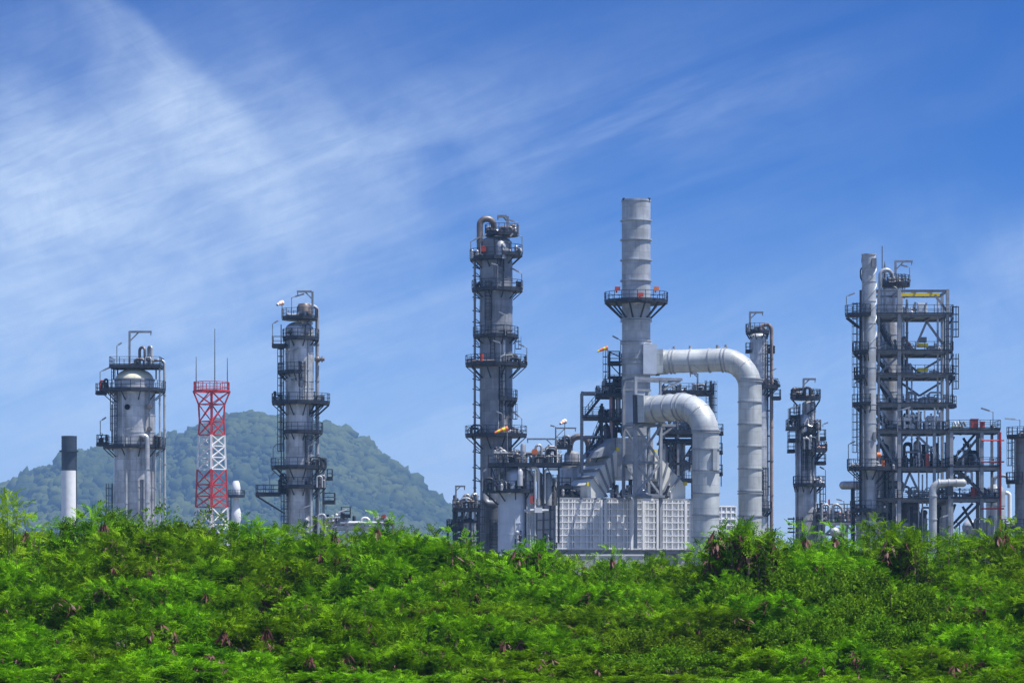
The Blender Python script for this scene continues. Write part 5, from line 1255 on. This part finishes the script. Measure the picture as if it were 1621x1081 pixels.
BIG = [make_bush('shrub', 'feathery', 1.9+.15*(i % 3), 4.0, 2.6, 27, 540, 9, 100+i, 24) for i in range(5)]
SML = [make_bush('shrub', 'feathery', 1.7+.15*(i % 2), 2.4, 2.0, 24, 450, 9, 120+i, 17) for i in range(4)]
BRD = [make_bush('broadleaf_shrub', 'broad', 1.9, 2.7, 2.1, 38, 760, 17, 140+i, 0) for i in range(2)]
DRK = [make_bush('broadleaf_shrub', 'broad', 1.6, 4.0, 2.0, 28, 520, 15, 150, 0)]
YEL = [make_bush('sapling', 'yellow', .55, 4.0, 3.0, 16, 90, 6, 160, 0)]
POD = [make_bush('shrub', 'feathery', .8, 4.0, 2.2, 15, 90, 8, 170, 16)]
SPR = [make_bush('shrub', 'feathery', .65, 4.0, 2.2, 12, 75, 7, 180+i, 3) for i in range(2)]
used = set()
MARK = [(15, 'left picture edge'), (109, 'black topped chimney'), (205, 'cream domed column'), (272, 'gap left of the lattice mast'), (335, 'lattice mast'), (385, 'white vent stack'), (474, 'slender galleried column'), (568, 'low pipe rack'), (655, 'right foot of the hill'), (738, 'small pipe tower'), (785, 'tallest column'), (850, 'squat blue vessel'), (915, 'left ribbed panels'), (1000, 'steel tower'), (1055, 'right ribbed panels'), (1117, 'lower wide duct'), (1190, 'higher great duct'), (1276, 'short crowded column'), (1330, 'pipe bridge'), (1376, 'thin stack'), (1430, 'thick frame column'), (1478, 'white elbow pipe'), (1545, 'red boxes'), (1600, 'right picture edge')]
def near(px): return min(MARK, key=lambda m: abs(m[0]-px))[1]
seen = {}
def place(protos, k, px, py, Y, row, look, rnd):
    p = protos[k % len(protos)]; top = {id(BIG): 4.0, id(SML): 2.4, id(BRD): 2.7, id(DRK): 4.0, id(YEL): 4.0, id(POD): 4.0, id(SPR): 4.0}[id(protos)]
    o = p if p.name not in used else copy_tree(p); used.add(p.name)
    z = CZ+(HZ-py)*Y/F; sc = z/top
    o.location = ((px-CX)*Y/F, Y, 0); o.rotation_euler = (0, 0, rnd.uniform(-.9, .9)); o.scale = (min(1.2, max(.8, sc))*rnd.uniform(.92, 1.1), min(1.2, max(.8, sc)), sc)
    lb = '%s %s the %s' % (look, row, near(px)); c = seen.get(lb, 0); seen[lb] = c+1
    if c: lb += ', further right' if c == 1 else ', third along'
    o['label'] = lb; o['category'] = 'sapling' if protos is YEL else 'bush'; o['group'] = 'bushes of the green thicket'; o['kind'] = 'thing'
    return o
TOPS = [(0, 832), (45, 832), (100, 838), (160, 818), (300, 814), (350, 830), (385, 856), (420, 828), (470, 838), (520, 852), (560, 838), (635, 830), (700, 862), (745, 868), (800, 873), (850, 870), (905, 876), (960, 888), (1010, 884), (1060, 880), (1110, 868), (1150, 856), (1200, 858), (1250, 852), (1300, 852), (1350, 856), (1400, 836), (1440, 856), (1485, 866), (1530, 864), (1580, 852), (1640, 842)]
tx, ty = [a for a, _ in TOPS], [b for _, b in TOPS]
rnd = random.Random(77); k = 0
ROWS = [(110, 0, 80, 'on the crest below', BIG), (103, 20, 96, 'just under the crest below', BIG), (97, 48, 104, 'in the upper thicket below', BIG), (91, 80, 112, 'halfway down the thicket below', BIG), (84, 116, 116, 'in the lower thicket below', SML), (77, 158, 124, 'near the bottom edge below', SML), (71, 196, 132, 'at the very bottom below', SML)]
for Y, dy, step, row, pr in ROWS:
    px = -70+rnd.uniform(0, 40)
    while px < 1700:
        tp = float(np.interp(px, tx, ty)); tp = (866*.6+tp*.4 if dy > 100 else tp)+dy+16+rnd.uniform(-15, 11)
        look = rnd.choice(('bright feathery shrub', 'lush feathery green shrub')) if pr is BIG else rnd.choice(('feathery green shrub', 'pale green feathery shrub'))
        protos = pr
        if dy in (48, 80, 116) and 1215 < px < 1445: protos, look = BRD, 'dark broad leaved shrub'
        elif dy in (116, 158) and 960 < px < 1180: protos, look = BRD, 'dark broad leaved shrub'
        elif dy == 0 and 170 < px < 330: protos, look = DRK, 'dark dense broad leaved shrub'
        place(protos, k, px, tp, Y+rnd.uniform(-2, 2), row, look, rnd); k += 1
        px += step*rnd.uniform(.8, 1.2)
place(YEL, 0, 8, 782, 100, 'rising over the crest by', 'thin yellow green sapling', rnd)
place(POD, 0, 1160, 832, 100, 'standing up against', 'tall shrub hung with brown pods', rnd); place(POD, 0, 1436, 846, 102, 'standing up against', 'tall shrub hung with brown pods', rnd); place(POD, 0, 838, 862, 103, 'reaching up to', 'tall shrub hung with brown pods', rnd); place(POD, 0, 1196, 846, 101, 'reaching up beside', 'tall shrub hung with brown pods', rnd)

for px, py in ((62, 832), (142, 818), (395, 830), (508, 838), (600, 826), (716, 850), (962, 876), (1262, 842), (1318, 842), (1405, 828), (1505, 850), (1572, 838), (1612, 836)): place(SPR, px, px, py, 104+(px % 5), 'sticking up above the crest below', 'slender feathery sprig', rnd)

for sd, lb in ((-1, 'shrubbery carrying the thicket on beyond its left end'), (1, 'shrubbery carrying the thicket on beyond its right end')):
    e = bpy.data.objects.new('shrubbery', None); col.objects.link(e); e.location = (sd*20, 90, 0); tag(e, lb, 'shrubbery', None, 'stuff')
    for i in range(26):
        Y = (110, 103, 97, 91, 84, 77, 71)[i % 7]+rnd.uniform(-2, 2); p = (BIG if i % 7 < 4 else SML)[i % 4]; f0 = [c for c in p.children if c.name.startswith('foliage')][0]
        q = f0.copy(); col.objects.link(q); q.parent = e; xx = sd*(Y*.1735+1.9+rnd.uniform(1.2, 9.5)); zt_ = CZ+(HZ-(868+(0, 20, 48, 80, 116, 158, 196)[i % 7]))*Y/F
        q.location = (xx-sd*20, Y-90, 0); q.scale = (1, 1, zt_/(4.0 if i % 7 < 4 else 2.4)); q.rotation_euler = (0, 0, rnd.uniform(0, 6))

# tall grass along the near edge
rs = np.random.RandomState(5); n = 26000
gx_ = rs.uniform(-13.5, 13.5, n); gy_ = rs.uniform(60, 70, n)
tV, tF = blade_mesh(.75, .012)
V, Fq = scatter(tV, tF, np.stack([gx_, gy_, rs.uniform(.2, .55, n)], -1), np.stack([rs.normal(0, .35, n), rs.normal(0, .35, n), np.ones(n)], -1), rs.uniform(.7, 1.25, n)*(.86+.22*np.sin(gx_*.9+1)), rs)
o = bpy.data.objects.new('grass', raw_mesh('grass', V, Fq, 'grass_blade')); col.objects.link(o)
tag(o, kind='stuff', label='rough olive green grass along the near edge of the thicket', cat='grass')
